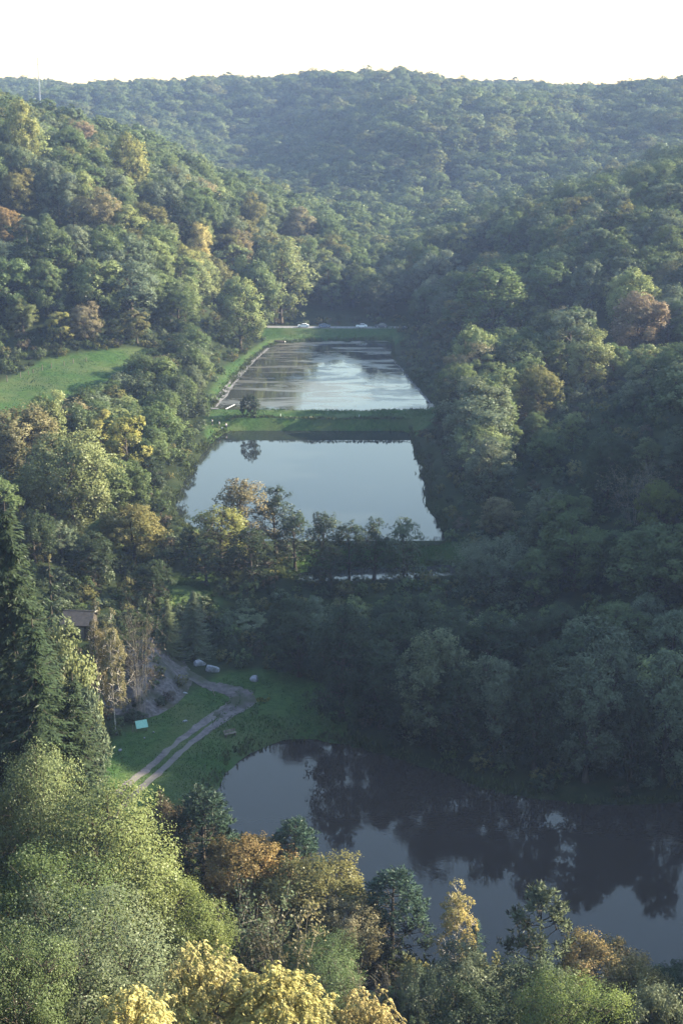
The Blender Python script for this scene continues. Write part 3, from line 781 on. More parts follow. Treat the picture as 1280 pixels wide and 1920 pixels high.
# ------------------------------------------------------------------ trees set one by one
G_F = 'trees and bushes on the sunlit near slope'
K = [
 # near slope, bottom of the picture
 ('fine_oak', 175, 1474, 116, 330, 'pale green', 'large pale green oak crown below the farm track, dark spruces behind it', 'tree', 0),
 ('fine_oak', 325, 1640, 117, 210, 'bright green', 'rounded bright green oak crown beside the dark pine above the pond', 'tree', 1),
 ('fine_oak', 70, 1600, 88, 330, 'green', 'broad green oak filling the lower left corner slope', 'tree', 1),
 ('fine_oak', 55, 1395, 122, 210, 'pale green', 'loose light green tree in front of the tall spruces at left edge', 'tree', 0),
 ('near_bush', 150, 1690, 72, 380, 'grey-green', 'grey-green bush with scattered red leaves in the bottom left corner', 'bush', 0),
 ('near_bush', 20, 1740, 66, 260, 'green', 'green bush at the very bottom of the left edge', 'bush', 1),
 ('feather', 375, 1785, 62, 240, 'lemon yellow', 'tallest yellow tree with drooping compound leaves at the bottom edge', 'tree', 0),
 ('feather', 520, 1808, 60, 260, 'lemon yellow', 'broad yellow tree between the tallest yellow crown and pale shrubs', 'tree', 1),
 ('feather', 245, 1846, 57, 210, 'lemon yellow', 'leftmost yellow tree at the bottom edge under green bushes', 'tree', 1),
 ('feather', 690, 1868, 60, 190, 'golden', 'small pale yellow tree at the right end of the yellow row', 'tree', 0),
 ('pine', 380, 1492, 150, 160, 'deep blue-green', 'bushy pine with its right side sunlit beside the farm track grass', 'tree', 0),
 ('fine_bush', 300, 1500, 152, 130, 'brown', 'dark brown-leaved bush shaded behind the bushy pine', 'bush', 1),
 ('pine', 552, 1548, 147, 130, 'deep blue-green', 'pine standing behind the orange bush against the near pond', 'tree', 1),
 ('fine_bush', 462, 1568, 145, 190, 'orange-brown', 'orange-brown bush between the two pines at the near pond', 'bush', 0),
 ('fine_bush', 590, 1618, 139, 240, 'olive', 'large olive and tan bush leaning over the near pond', 'bush', 2),
 ('fine_bush', 655, 1690, 134, 140, 'tan', 'thin tan bush left of the upright dark pine', 'bush', 1),
 ('twig', 455, 1692, 126, 170, 'grey-green', 'grey twiggy shrub between the bright green oak and olive bush', 'shrub', 0),
 ('twig', 530, 1715, 124, 150, 'tan', 'brownish twiggy shrub just above the yellow trees', 'shrub', 0),
 ('near_bush', 600, 1765, 123, 190, 'green', 'low green bush above the yellow trees and below the olive bush', 'bush', 0),
 ('twig', 655, 1812, 121, 70, 'tan', 'bundle of bare pale stems under the tan bush', 'shrub', 1),
 ('twig', 722, 1826, 123, 50, 'tan', 'few bare stems beside the foot path', 'shrub', 1),
 ('pine', 738, 1642, 136, 150, 'deep blue-green', 'dark upright pine with bare lower trunk at the near pond', 'tree', 1),
 ('birch', 856, 1650, 131, 86, 'golden', 'slim golden birch in front of the near pond', 'tree', 0),
 ('spruce', 893, 1722, 133, 60, 'deep blue-green', 'small dark conifer tip just right of the golden birch', 'tree', 2),
 ('pine', 1015, 1676, 127, 160, 'grey-green', 'open blue-green pine with bare upright shoots before the near pond', 'tree', 2),
 ('willow', 868, 1788, 123, 210, 'grey-green', 'silvery grey-green willow bush below the golden birch', 'bush', 0),
 ('willow', 1000, 1802, 121, 210, 'grey-green', 'silvery willow bush below the open blue-green pine', 'bush', 1),
 ('willow', 790, 1822, 121, 120, 'grey-green', 'small silvery bush right of the dark upright pine', 'bush', 1),
 ('fine_bush', 1120, 1765, 126, 200, 'orange-brown', 'golden-brown bush at the water below the open pine', 'bush', 1),
 ('fine_bush', 1205, 1810, 122, 140, 'olive', 'olive bush right of the golden-brown bush', 'bush', 2),
 ('near_bush', 1075, 1832, 110, 250, 'bright green', 'bright yellow-green rounded bush at the bottom edge', 'bush', 1),
 ('fine_bush', 880, 1858, 111, 190, 'dark green', 'dark shaded bush left of the bright green bush', 'bush', 1),
 ('twig', 845, 1866, 113, 90, 'tan', 'bare curved stems in front of the dark shaded bush', 'shrub', 1),
 ('fine_bush', 1262, 1812, 124, 140, 'dark green', 'dark bush at the right edge by the near pond', 'bush', 0),
 ('fine_bush', 1225, 1850, 112, 180, 'grey-green', 'shaded grey bush in the lower right corner', 'bush', 2),
 # conifers and trees at the left edge
 ('spruce', 8, 940, 142, 360, 'dark green', 'tallest spruce at the left edge', 'tree', 0),
 ('spruce', 92, 1048, 168, 110, 'dark green', 'thin spruce with upturned branch tips behind the tallest spruce', 'tree', 2),
 ('spruce', 60, 1160, 136, 300, 'dark green', 'broad spruce in front of the tallest spruce', 'tree', 1),
 ('spruce', 135, 1262, 138, 230, 'dark green', 'dense dark spruce nearest the pale oak crown', 'tree', 1),
 ('pine', 160, 1310, 148, 110, 'grey-green', 'lit pine between the spruces and the green board', 'tree', 1),
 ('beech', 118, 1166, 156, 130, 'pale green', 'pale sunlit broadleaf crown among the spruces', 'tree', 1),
 ('birch', 176, 1128, 192, 52, 'tan', 'taller of two thin birches with sunlit coppery leaves', 'tree', 0),
 ('birch', 206, 1142, 190, 60, 'tan', 'shorter of two thin coppery birches, near the rubble mound', 'tree', 1),
 ('twig', 258, 1138, 196, 70, 'brown', 'nearly bare dark tree in front of the rubble mound', 'tree', 2),
 ('spruce', 312, 1122, 217, 76, 'grey-green', 'dim conifer behind the mound, left of two', 'tree', 1),
 ('spruce', 362, 1106, 220, 76, 'grey-green', 'dim conifer behind the mound, right of two', 'tree', 1),
 ('bush', 458, 1178, 233, 108, 'grey-green', 'round shaded bush behind the single boulder', 'bush', 0),
 # lit group left of the middle pond
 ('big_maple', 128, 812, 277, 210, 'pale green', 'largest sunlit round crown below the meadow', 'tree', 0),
 ('oak', 40, 766, 298, 150, 'tan', 'tan-topped tree behind the largest sunlit crown', 'tree', 0),
 ('oak', 76, 735, 318, 96, 'pale green', 'pale crown standing up against the meadow', 'tree', 1),
 ('ash', 186, 768, 322, 84, 'yellow-green', 'left of two pointed yellow-green crowns beside the meadow', 'tree', 0),
 ('ash', 236, 782, 314, 96, 'yellow-green', 'right of two pointed yellow-green crowns beside the meadow', 'tree', 1),
 ('oak', 190, 850, 288, 120, 'green', 'green crown leaning out right of the largest sunlit crown', 'tree', 2),
 ('oak', 248, 950, 258, 170, 'olive', 'dark tree with sunlit olive top before the middle pond corner', 'tree', 0),
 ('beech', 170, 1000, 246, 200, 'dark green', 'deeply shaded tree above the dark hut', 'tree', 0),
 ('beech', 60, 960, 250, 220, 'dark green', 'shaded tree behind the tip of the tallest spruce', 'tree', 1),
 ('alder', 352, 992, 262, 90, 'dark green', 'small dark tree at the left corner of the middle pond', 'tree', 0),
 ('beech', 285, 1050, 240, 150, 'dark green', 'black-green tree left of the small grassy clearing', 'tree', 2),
 # alders in front of the middle pond
 ('alder', 450, 902, 266, 130, 'tan', 'tallest alder before the middle pond with coppery sunlit top', 'tree', 1),
 ('alder', 412, 948, 258, 130, 'yellow-green', 'yellow-topped alder at the left of the alder row', 'tree', 2),
 ('alder', 515, 912, 268, 96, 'dark green', 'pointed dark alder right of the coppery alder', 'tree', 0),
 ('alder', 552, 968, 262, 90, 'dark green', 'dark alder at the right shoulder of the alder clump', 'tree', 1),
 ('alder', 470, 990, 250, 150, 'dark green', 'dense dark alder in front of the alder clump', 'tree', 2),
 ('alder', 385, 1010, 252, 120, 'dark green', 'dark alder above the small grassy clearing', 'tree', 0),
 ('alder', 606, 962, 254, 80, 'dark green', 'slim alder first in line along the narrow water', 'tree', 1),
 ('alder', 655, 976, 252, 72, 'dark green', 'slim alder second in line along the narrow water', 'tree', 2),
 ('alder', 702, 972, 254, 78, 'dark green', 'slim alder third in line along the narrow water', 'tree', 0),
 ('alder', 758, 974, 252, 84, 'grey-green', 'slim alder last in line along the narrow water', 'tree', 1),
 ('alder', 620, 1020, 248, 70, 'dark green', 'low slim alder in front of the first alder in line', 'tree', 0),
 ('bush', 470, 738, 388, 40, 'dark green', 'small tree alone on the dike, mirrored in the middle pond', 'tree', 1),
 # dark wood between the track and the narrow water
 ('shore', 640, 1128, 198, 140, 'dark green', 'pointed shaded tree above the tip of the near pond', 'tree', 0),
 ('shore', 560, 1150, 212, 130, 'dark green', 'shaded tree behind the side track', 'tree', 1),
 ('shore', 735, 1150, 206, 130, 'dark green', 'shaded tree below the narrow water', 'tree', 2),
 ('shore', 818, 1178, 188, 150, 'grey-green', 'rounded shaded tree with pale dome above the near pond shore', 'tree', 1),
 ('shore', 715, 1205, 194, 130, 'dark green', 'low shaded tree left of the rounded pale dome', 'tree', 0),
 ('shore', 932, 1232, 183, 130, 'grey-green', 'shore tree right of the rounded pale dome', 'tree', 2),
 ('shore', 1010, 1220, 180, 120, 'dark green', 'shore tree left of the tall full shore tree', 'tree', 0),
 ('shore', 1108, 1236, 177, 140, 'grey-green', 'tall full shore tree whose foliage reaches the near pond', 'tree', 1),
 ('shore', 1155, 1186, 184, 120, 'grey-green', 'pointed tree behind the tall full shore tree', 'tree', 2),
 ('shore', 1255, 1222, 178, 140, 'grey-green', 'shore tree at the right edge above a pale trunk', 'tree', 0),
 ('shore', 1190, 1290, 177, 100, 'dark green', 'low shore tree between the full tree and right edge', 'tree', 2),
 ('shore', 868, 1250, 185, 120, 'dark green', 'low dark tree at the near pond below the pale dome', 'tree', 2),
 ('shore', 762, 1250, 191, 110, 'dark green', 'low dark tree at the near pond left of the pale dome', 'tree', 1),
 ('willow', 925, 1010, 244, 180, 'grey-green', 'silvery willow with lit top at the end of the narrow water', 'tree', 0),
 ('shore', 1010, 1030, 238, 130, 'green', 'tall green tree right of the silvery willow', 'tree', 1),
 # right slope
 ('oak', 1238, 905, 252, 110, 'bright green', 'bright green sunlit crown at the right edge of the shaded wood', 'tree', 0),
 ('twig', 1195, 872, 258, 120, 'tan', 'half-bare sunlit tree left of the bright green crown', 'tree', 2),
 ('beech', 1188, 503, 424, 96, 'pale green', 'pale pointed crown behind the rust-orange tree', 'tree', 0),
 ('oak', 1200, 545, 412, 130, 'rust', 'rust-orange tree, the brightest autumn crown on the right slope', 'tree', 1),
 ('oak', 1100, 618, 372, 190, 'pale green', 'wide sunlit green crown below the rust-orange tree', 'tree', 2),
 ('oak', 1010, 688, 352, 115, 'olive', 'olive-tan sunlit crown left on the right slope', 'tree', 0),
 ('beech', 1190, 712, 334, 140, 'grey-green', 'domed crown with lit right side above the half-bare tree', 'tree', 2),
 ('oak', 1030, 800, 305, 170, 'green', 'big dim crown in the middle of the right slope', 'tree', 1),
 ('beech', 925, 500, 462, 150, 'green', 'large dim dome on the shaded part of the right slope', 'tree', 1),
 ('beech', 1030, 490, 470, 110, 'green', 'dim dome next to the large one, towards the rust-orange tree', 'tree', 2),
 ('oak', 955, 400, 590, 90, 'green', 'lit-edged crown on the skyline spur of the right slope', 'tree', 1),
 ('ash', 865, 420, 610, 60, 'pale green', 'lit pale crown at the tip of the right spur', 'tree', 0),
 # left slope, eye-catching crowns
 ('beech', 35, 190, 545, 76, 'yellow-green', 'yellow-green crown at the very top of the left slope', 'tree', 0),
 ('beech', 240, 250, 580, 78, 'yellow-green', 'bright yellow-green crown on the skyline of the left slope', 'tree', 1),
 ('oak', 4, 388, 486, 76, 'orange-brown', 'orange tree cut by the left edge on the left slope', 'tree', 0),
 ('oak', 30, 318, 512, 110, 'olive', 'broad tan-green crown above the orange tree at left', 'tree', 1),
 ('oak', 178, 352, 510, 90, 'tan', 'brownish crown in the middle of the left slope', 'tree', 2),
 ('beech', 372, 418, 560, 52, 'golden', 'small golden crown with ragged edge on the left slope', 'tree', 2),
 ('beech', 560, 388, 690, 66, 'tan', 'tan-topped crown at the right end of the left skyline', 'tree', 0),
 ('oak', 470, 360, 640, 60, 'olive', 'olive-tan crown near the right end of the left skyline', 'tree', 2),
 ('ash', 255, 580, 444, 100, 'olive', 'olive-yellow crown at the top corner of the meadow', 'tree', 0),
 ('ash', 112, 585, 436, 56, 'yellow-green', 'small yellow crown above the meadow fence', 'tree', 1),
 ('oak', 155, 568, 440, 84, 'tan', 'tan crown above the meadow right of the small yellow one', 'tree', 1),
 ('oak', 40, 560, 440, 120, 'pale green', 'pale green crown above the fence end at left', 'tree', 2),
 ('beech', 448, 520, 500, 96, 'pale green', 'tall pale green crown beside the far end of the bank', 'tree', 0),
 ('beech', 525, 448, 562, 116, 'pale green', 'tall lit crown right above the road end', 'tree', 2),
 ('oak', 480, 480, 540, 90, 'green', 'green crown left of the tall lit crown by the road', 'tree', 1),
 ('ash', 622, 530, 590, 70, 'green', 'rounded tree behind the parked cars with yellowish tip', 'tree', 0),
]
CAT_GROUP = {}
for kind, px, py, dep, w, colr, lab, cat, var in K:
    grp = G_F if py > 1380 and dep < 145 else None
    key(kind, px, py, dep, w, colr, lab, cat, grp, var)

# ------------------------------------------------------------------ woods on the slopes: every tree is an object
ZONES = [
 ('left', [(-165, 408), (-108, 413), (-82, 430), (-60, 446), (-50, 470), (-46, 520), (-41, 560), (-27, 600), (-4, 640), (6, 700), (-60, 730), (-190, 650), (-200, 480)], 10.6, (15, 21),
  [('green', 34), ('pale green', 30), ('grey-green', 26), ('olive', 12), ('tan', 4), ('dark green', 6), ('yellow-green', 4), ('rust', 1.5)]),
 ('strip', [(-60, 440), (-46, 444), (-42, 405), (-42, 378), (-44, 345), (-43, 310), (-46, 285), (-62, 272), (-74, 315), (-66, 365), (-60, 400)], 7.4, (11, 15.5), [('dark green', 60), ('green', 30), ('grey-green', 10)]),
 ('right', [(30, 272), (30, 300), (29, 340), (28, 388), (39, 402), (39, 425), (32, 520), (28, 558), (30, 640), (60, 730), (150, 730), (190, 640), (160, 400), (110, 260), (80, 200), (48, 225), (34, 250)], 10.8, (14, 20),
  [('dark green', 16), ('green', 42), ('grey-green', 28), ('olive', 8), ('pale green', 16), ('tan', 2)]),
 ('shore', [(26, 240), (75, 200), (78, 186), (45, 187), (25, 202), (8, 208), (-8, 214), (-14, 228), (-12, 236), (14, 238)], 8.0, (9, 13), [('dark green', 60), ('grey-green', 30), ('green', 10)]),
 ('behind', [(-40, 558), (24, 553), (32, 640), (55, 735), (20, 800), (-20, 740), (-4, 690), (-4, 645), (-26, 602)], 10.0, (13, 19), [('green', 45), ('dark green', 25), ('grey-green', 20), ('pale green', 12), ('tan', 4)]),
 ('corner', [(-88, 300), (-52, 270), (-44, 258), (-46, 240), (-70, 230), (-100, 260)], 9.0, (12, 17), [('dark green', 60), ('green', 30)]),
]
WHERE = {'left': 'left slope', 'strip': 'meadow thicket', 'right': 'right slope', 'shore': 'near pond wood', 'behind': 'road wood', 'corner': 'hut wood'}
ORD = 'first second third fourth fifth sixth seventh eighth ninth tenth eleventh twelfth thirteenth fourteenth fifteenth sixteenth seventeenth eighteenth nineteenth twentieth'.split()
BAND = {5: ['along the top of the', 'on the upper', 'halfway up the', 'on the lower', 'at the foot of the'], 3: ['at the back of the', 'in the middle of the', 'at the front of the'], 1: ['in the']}
rngz = np.random.default_rng(77)
fixed = np.array(TREES)
CAND = []
for zn, poly, step, (h0, h1), cols in ZONES:
    P = np.array(poly); lo, hi = P.min(0), P.max(0)
    pts = []
    for iy, y in enumerate(np.arange(lo[1], hi[1], step * 0.9)):
        for x in np.arange(lo[0], hi[0], step):
            pts.append((x + (iy % 2) * step / 2 + rngz.uniform(-0.3, 0.3) * step, y + rngz.uniform(-0.3, 0.3) * step))
    pts = np.array(pts); pts = pts[inside_poly(pts[:, 0], pts[:, 1], P)]
    wet = np.zeros(len(pts), bool)
    for lv, pl in PONDS.values(): wet |= (dist_line(pts[:, 0], pts[:, 1], pl, True) < 2.2) | inside_poly(pts[:, 0], pts[:, 1], pl)
    wet |= (dist_line(pts[:, 0], pts[:, 1], ROAD) < 5.5) | (dist_line(pts[:, 0], pts[:, 1], tp) < 5)
    pts = pts[~wet]
    zz = height(pts[:, 0], pts[:, 1])
    pw = np.array([q[1] for q in cols], float); pw /= pw.sum()
    for (x, y), z in zip(pts, zz):
        h = rngz.uniform(h0, h1); w = h * rngz.uniform(0.68, 0.98)
        c = cols[rngz.choice(len(cols), p=pw)][0]
        if zn == 'shore' and -30 < x < 26 and y > 195:
            h = min(h, 85.5 - 0.342 * y); w = min(w, 0.8 * h)
            if h < 4: continue
        clash = False
        for kx, ky, kw, kd in SIGHT:
            if y >= kd - 1 or y < kd - 130: continue
            u, v = project(x, y, z + h)
            if abs(u - kx) < (w * FPX / y + kw) * 0.40 and v < ky + kw * 0.75:
                while h > 6 and project(x, y, z + h)[1] < ky + kw * 0.75: h -= 0.7
                w = min(w, 0.9 * h)
                if h <= 6: clash = True; break
        if clash: continue
        if (np.hypot(fixed[:, 0] - x, fixed[:, 1] - y) < 0.6 * (fixed[:, 2] + w / 2)).any(): continue
        CAND.append([zn, x, y, z, h, w, c])
# which of them can be seen past the nearer ones
BW, BH = 320, 480
buf = np.full((BH, BW), -1, np.int32)
allr = [(r[2], i, r[1], r[3], r[4], r[5]) for i, r in enumerate(CAND)] + [(t[1], -1 - k, t[0], hz(t[0], t[1]), KEYH[k], t[2] * 2) for k, t in enumerate(TREES)]
own = {}
for y, i, x, z, h, w in sorted(allr, reverse=True):
    u, v = project(x, y, z + h * 0.56); wp = w * FPX / y / 2 * 0.9; hp = h * 0.5 * FPX / y * CP
    u, v, wp, hp = u / 4, v / 4, wp / 4, hp / 4
    x0, x1, y0, y1 = int(max(0, u - wp)), int(min(BW - 1, u + wp)), int(max(0, v - hp)), int(min(BH - 1, v + hp))
    if x1 < x0 or y1 < y0: own[i] = 0; continue
    yy, xx = np.mgrid[y0:y1 + 1, x0:x1 + 1]
    m = ((xx - u) / max(wp, 0.7)) ** 2 + ((yy - v) / max(hp, 0.7)) ** 2 < 1
    own[i] = max(1, math.pi * wp * hp)
    sub = buf[y0:y1 + 1, x0:x1 + 1]; sub[m] = i
cnt = {int(k): int(c) for k, c in zip(*np.unique(buf, return_counts=True))}
HIDDEN = [r for i, r in enumerate(CAND) if cnt.get(i, 0) < 0.14 * max(own.get(i, 0), 1) or cnt.get(i, 0) < 4]
SEEN = [r for i, r in enumerate(CAND) if not (cnt.get(i, 0) < 0.14 * max(own.get(i, 0), 1) or cnt.get(i, 0) < 4)]
for zn, *_ in ZONES:
    rows = [r for r in SEEN if r[0] == zn]
    if not rows: continue
    for r in rows: r += list(project(r[1], r[2], r[3] + r[4]))
    nb = 5 if len(rows) > 60 else 3 if len(rows) > 12 else 1
    order = sorted(range(len(rows)), key=lambda i: rows[i][8])
    band = {i: min(nb - 1, k * nb // len(rows)) for k, i in enumerate(order)}
    cells = {}
    for i, r in enumerate(rows): cells.setdefault((band[i], r[6]), []).append(i)
    for (b, c), idx in cells.items():
        idx.sort(key=lambda i: rows[i][7])
        for k, i in enumerate(idx):
            _, x, y, z, h, w, _, u, v = rows[i]
            which = f', the only {c} one there' if len(idx) == 1 else f', {ORD[k] if k < 20 else str(k + 1) + "th"} {c} from left'
            kind = {'strip': 'oak', 'shore': 'shore', 'behind': ('oak', 'ash', 'beech')[i % 3], 'corner': 'beech'}.get(zn, ('oak', 'beech', 'oak', 'beech', 'ash')[i % 5])
            plant(kind, x, y, h, w, c, f'{c} tree {BAND[nb][b]} {WHERE[zn]}{which}', 'tree', 'trees of the ' + WHERE[zn], base=z)
    print(zn, len(rows))
print('individual trees', len(TREES))

# ------------------------------------------------------------------ far-off woods and undergrowth (uncountable masses)
def whole(name, g, leafmat):
    c, t = g['crown'], g['trunk']
    def co(me):
        a = np.empty(len(me.vertices) * 3, np.float32); me.vertices.foreach_get('co', a); return a.reshape(-1, 3)
    def fc(me):
        a = np.empty(len(me.loops), np.int32); me.loops.foreach_get('vertex_index', a); return a.reshape(-1, 4)
    def at(me, k):
        a = np.empty(len(me.vertices), np.float32); me.attributes[k].data.foreach_get('value', a); return a
    V1, V2 = co(c), co(t)
    me = mesh_np(name, np.r_[V1, V2], np.r_[fc(c), fc(t) + len(V1)], [leafmat, M['bark']], False,
                 {'tint': np.r_[at(c, 'tint'), np.full(len(V2), .5)], 'hue': np.r_[at(c, 'hue'), np.full(len(V2), .5)]},
                 np.r_[np.zeros(len(c.polygons), int), np.ones(len(t.polygons), int)])
    bu = np.empty(len(V1) * 3, np.float32); c.attributes['bulge'].data.foreach_get('vector', bu)
    a_ = me.attributes.new('bulge', 'FLOAT_VECTOR', 'POINT'); a_.data.foreach_set('vector', np.r_[bu, np.tile([0, 0, 1], len(V2))].astype(np.float32))
    bpy.data.meshes.remove(c); bpy.data.meshes.remove(t)
    return me

def scatter(name, protos, pts, scale, rot, pick, colour, label):
    coll = bpy.data.collections.new(name + '_shapes')
    for i, me in enumerate(protos):
        coll.objects.link(bpy.data.objects.new(f'{name}_shape_{i}', me))
    me = bpy.data.meshes.new(name)
    me.vertices.add(len(pts)); me.vertices.foreach_set('co', np.asarray(pts, np.float32).ravel())
    def put(k, t, v, f):
        a = me.attributes.new(k, t, 'POINT'); a.data.foreach_set(f, np.asarray(v).ravel())
    put('size', 'FLOAT_VECTOR', scale.astype(np.float32), 'vector')
    put('turn', 'FLOAT_VECTOR', np.c_[np.zeros((len(pts), 2)), rot].astype(np.float32), 'vector')
    put('pick', 'INT', pick.astype(np.int32), 'value')
    put('leaf_colour', 'FLOAT_COLOR', np.c_[colour, np.ones(len(pts))].astype(np.float32), 'color')
    me.update()
    ng = bpy.data.node_groups.new(name + '_scatter', 'GeometryNodeTree')
    ng.interface.new_socket('Geometry', in_out='INPUT', socket_type='NodeSocketGeometry')
    ng.interface.new_socket('Geometry', in_out='OUTPUT', socket_type='NodeSocketGeometry')
    N, L = ng.nodes, ng.links
    gi, go = N.new('NodeGroupInput'), N.new('NodeGroupOutput')
    ip = N.new('GeometryNodeInstanceOnPoints'); ci = N.new('GeometryNodeCollectionInfo')
    ci.inputs['Collection'].default_value = coll; ci.inputs['Separate Children'].default_value = True; ci.inputs['Reset Children'].default_value = True
    def named(k, t):
        n = N.new('GeometryNodeInputNamedAttribute'); n.data_type = t; n.inputs['Name'].default_value = k; return n.outputs[0]
    m2p = N.new('GeometryNodeMeshToPoints')
    L.new(gi.outputs[0], m2p.inputs['Mesh']); L.new(m2p.outputs[0], ip.inputs['Points']); L.new(ci.outputs[0], ip.inputs['Instance'])
    ip.inputs['Pick Instance'].default_value = True
    L.new(named('pick', 'INT'), ip.inputs['Instance Index']); L.new(named('turn', 'FLOAT_VECTOR'), ip.inputs['Rotation']); L.new(named('size', 'FLOAT_VECTOR'), ip.inputs['Scale'])
    L.new(ip.outputs[0], go.inputs[0])
    o = link(name, me)
    md = o.modifiers.new('scatter', 'NODES'); md.node_group = ng
    return tag(o, label, kind='stuff')

MIDMASS = [whole('wood_tree', broadleaf('wood', s, 18, 5.4, 1.0, 20, 13, 34, 0.45, lump=0.25, limbs2=False), M['far_leaf']) for s in (205, 206)]
FAR = [whole('far_tree', broadleaf('far', s, 18, 5.6, 1.0, 20, 12, 26, 0.60, lump=0.25, limbs2=False, egg=e), M['far_leaf']) for s, e in ((201, 0.0), (202, 0.25), (203, 0.1), (204, 0.3))] + MIDMASS
rf = np.random.default_rng(9)
px_, py_ = [], []
for y0, y1, st in ((-60, 640, 9.0), (640, 1250, 10.5), (1250, 1750, 12.0)):
    for y in np.arange(y0, y1, st):
        half = 0.27 * max(y, 0) + 90
        xs = np.arange(-half, half, st)
        px_.append(xs + rf.uniform(-0.45, 0.45, len(xs)) * st); py_.append(np.full(len(xs), y) + rf.uniform(-0.45, 0.45, len(xs)) * st)
fx, fy = np.concatenate(px_), np.concatenate(py_)
keep = np.ones(len(fx), bool)
for zn, poly, *_ in ZONES:
    P = np.array(poly)
    inz = inside_poly(fx, fy, P)
    edge = np.abs(fx) > 0.243 * fy + 6
    keep &= ~(inz & ~edge)
inview = (np.abs(fx) < 0.262 * fy + 10) & (fy < 640)
keep &= ~inview                                        # inside the view every near tree stands alone
keep &= ~((fy < 62) & (np.abs(fx) < 70))
keep &= ~inside_poly(fx, fy, np.array(MEADOW))
for lv, pl in PONDS.values():
    keep &= ~(inside_poly(fx, fy, pl) | (dist_line(fx, fy, pl, True) < 4))
keep &= dist_line(fx, fy, ROAD) > 6
fx, fy = fx[keep], fy[keep]
T_ = np.array(TREES)
near = fy < 830
dm = np.full(len(fx), 99.0)
ids = np.where(near)[0]
dm[ids] = np.min(np.hypot(fx[ids, None] - T_[None, :, 0], fy[ids, None] - T_[None, :, 1]) - T_[None, :, 2] * 0.6, axis=1)
ok = dm > 3.0
fx, fy = fx[ok], fy[ok]
fx = np.r_[fx, [r[1] for r in HIDDEN]]; fy = np.r_[fy, [r[2] for r in HIDDEN]]
fzz = height(fx, fy)
n = len(fx)
s = rf.uniform(0.75, 1.25, n)
sv_ = np.c_[s * rf.uniform(0.9, 1.2, n), s * rf.uniform(0.9, 1.2, n), s * rf.uniform(0.85, 1.1, n)]
sv_[fy > 640] *= np.array([1.55, 1.55, 1.1])
if HIDDEN: sv_[-len(HIDDEN):] = [(r[5] / 10.8, r[5] / 10.8, r[4] / 18) for r in HIDDEN]
cl = np.array([PAL[c] for c in ('green', 'grey-green', 'olive', 'pale green', 'dark green', 'tan', 'yellow-green')])
pr = np.clip(np.array([[0.40, 0.24, 0.12, 0.08, 0.14, 0.02, 0.0]]), 0, 1)
pickc = rf.choice(7, n, p=pr[0] / pr.sum())
fc_ = cl[pickc] * rf.uniform(0.85, 1.15, (n, 1))
fc_ = fc_ * np.where(fy > 640, 0.5, 1.0)[:, None] + np.where(fy > 640, 0.5, 0.0)[:, None] * np.array(PAL['green'])
scatter('distant_forest', FAR, np.c_[fx, fy, fzz - 0.3], sv_, rf.uniform(0, 6.28, n), np.where(fy < 640, rf.integers(4, 6, n), rf.integers(0, 4, n)), fc_, 'continuous hazy wood covering the far hills')
print('distant trees', n)

mxy = smooth_loop([on_plane(px, py, 5)[:2] for px, py in ((185, 1290), (215, 1225), (260, 1190), (320, 1195), (360, 1235), (345, 1275), (290, 1310), (225, 1315))], 5)
def mound_rise(x, y):
    dd = dist_line(x, y, mxy, True); ins = inside_poly(x, y, mxy)
    return np.where(ins, 3.8 * sstep(0, 7, dd), -0.3 - 0.3 * dd) + np.where(ins, 1, 0) * (1.6 * fbm(x / 2.2, y / 2.2, 21) + 0.5 * fbm(x / 0.6, y / 0.6, 22)) * sstep(0, 2, dd)
UND = [whole('shrub_shape', broadleaf('shrub', s, 2.2, 1.5, 0.1, 8, 6, 16, 0.26, limbs2=False), M['far_leaf']) for s in (211, 212, 213)]
ux, uy = [], []
for (x0, x1, y0, y1, st) in ((-75, 75, 4, 135, 2.6), (-70, 75, 135, 275, 3.4), (-80, 75, 275, 560, 4.2), (-135, -55, 400, 470, 3.2)):
    a_, b_ = np.meshgrid(np.arange(x0, x1, st), np.arange(y0, y1, st))
    ux.append(a_.ravel() + rf.uniform(-0.5, 0.5, a_.size) * st); uy.append(b_.ravel() + rf.uniform(-0.5, 0.5, a_.size) * st)
ux, uy = np.concatenate(ux), np.concatenate(uy)
k_ = np.ones(len(ux), bool)
for poly in BANKS.values(): k_ &= ~inside_poly(ux, uy, np.array(poly)) & (dist_line(ux, uy, poly, True) > 1.0)
for lv, pl in PONDS.values(): k_ &= ~(inside_poly(ux, uy, pl) | (dist_line(ux, uy, pl, True) < 1.0))
k_ &= (dist_line(ux, uy, ROAD) > 5) & (dist_line(ux, uy, tp) > 3.4)
k_ &= ~(inside_poly(ux, uy, mxy) & (rf.random(len(ux)) < 0.12))
k_ &= ~(np.hypot(ux, uy) < 9)
k_ &= np.abs(ux) < 0.27 * uy + 30
ux, uy = ux[k_], uy[k_]; n = len(ux)
uc = np.array([PAL[c] for c in ('green', 'dark green', 'olive', 'grey-green', 'brown')])[rf.choice(5, n, p=[.3, .3, .15, .15, .1])] * rf.uniform(0.8, 1.2, (n, 1))
su = rf.uniform(0.5, 1.25, n)
scatter('undergrowth', UND, np.c_[ux, uy, height(ux, uy) - 0.1 + np.maximum(mound_rise(ux, uy), 0)], np.c_[su, su, su * rf.uniform(0.7, 1.2, n)], rf.uniform(0, 6.28, n), rf.integers(0, 3, n), uc, 'low shrubby undergrowth along slopes and shores')

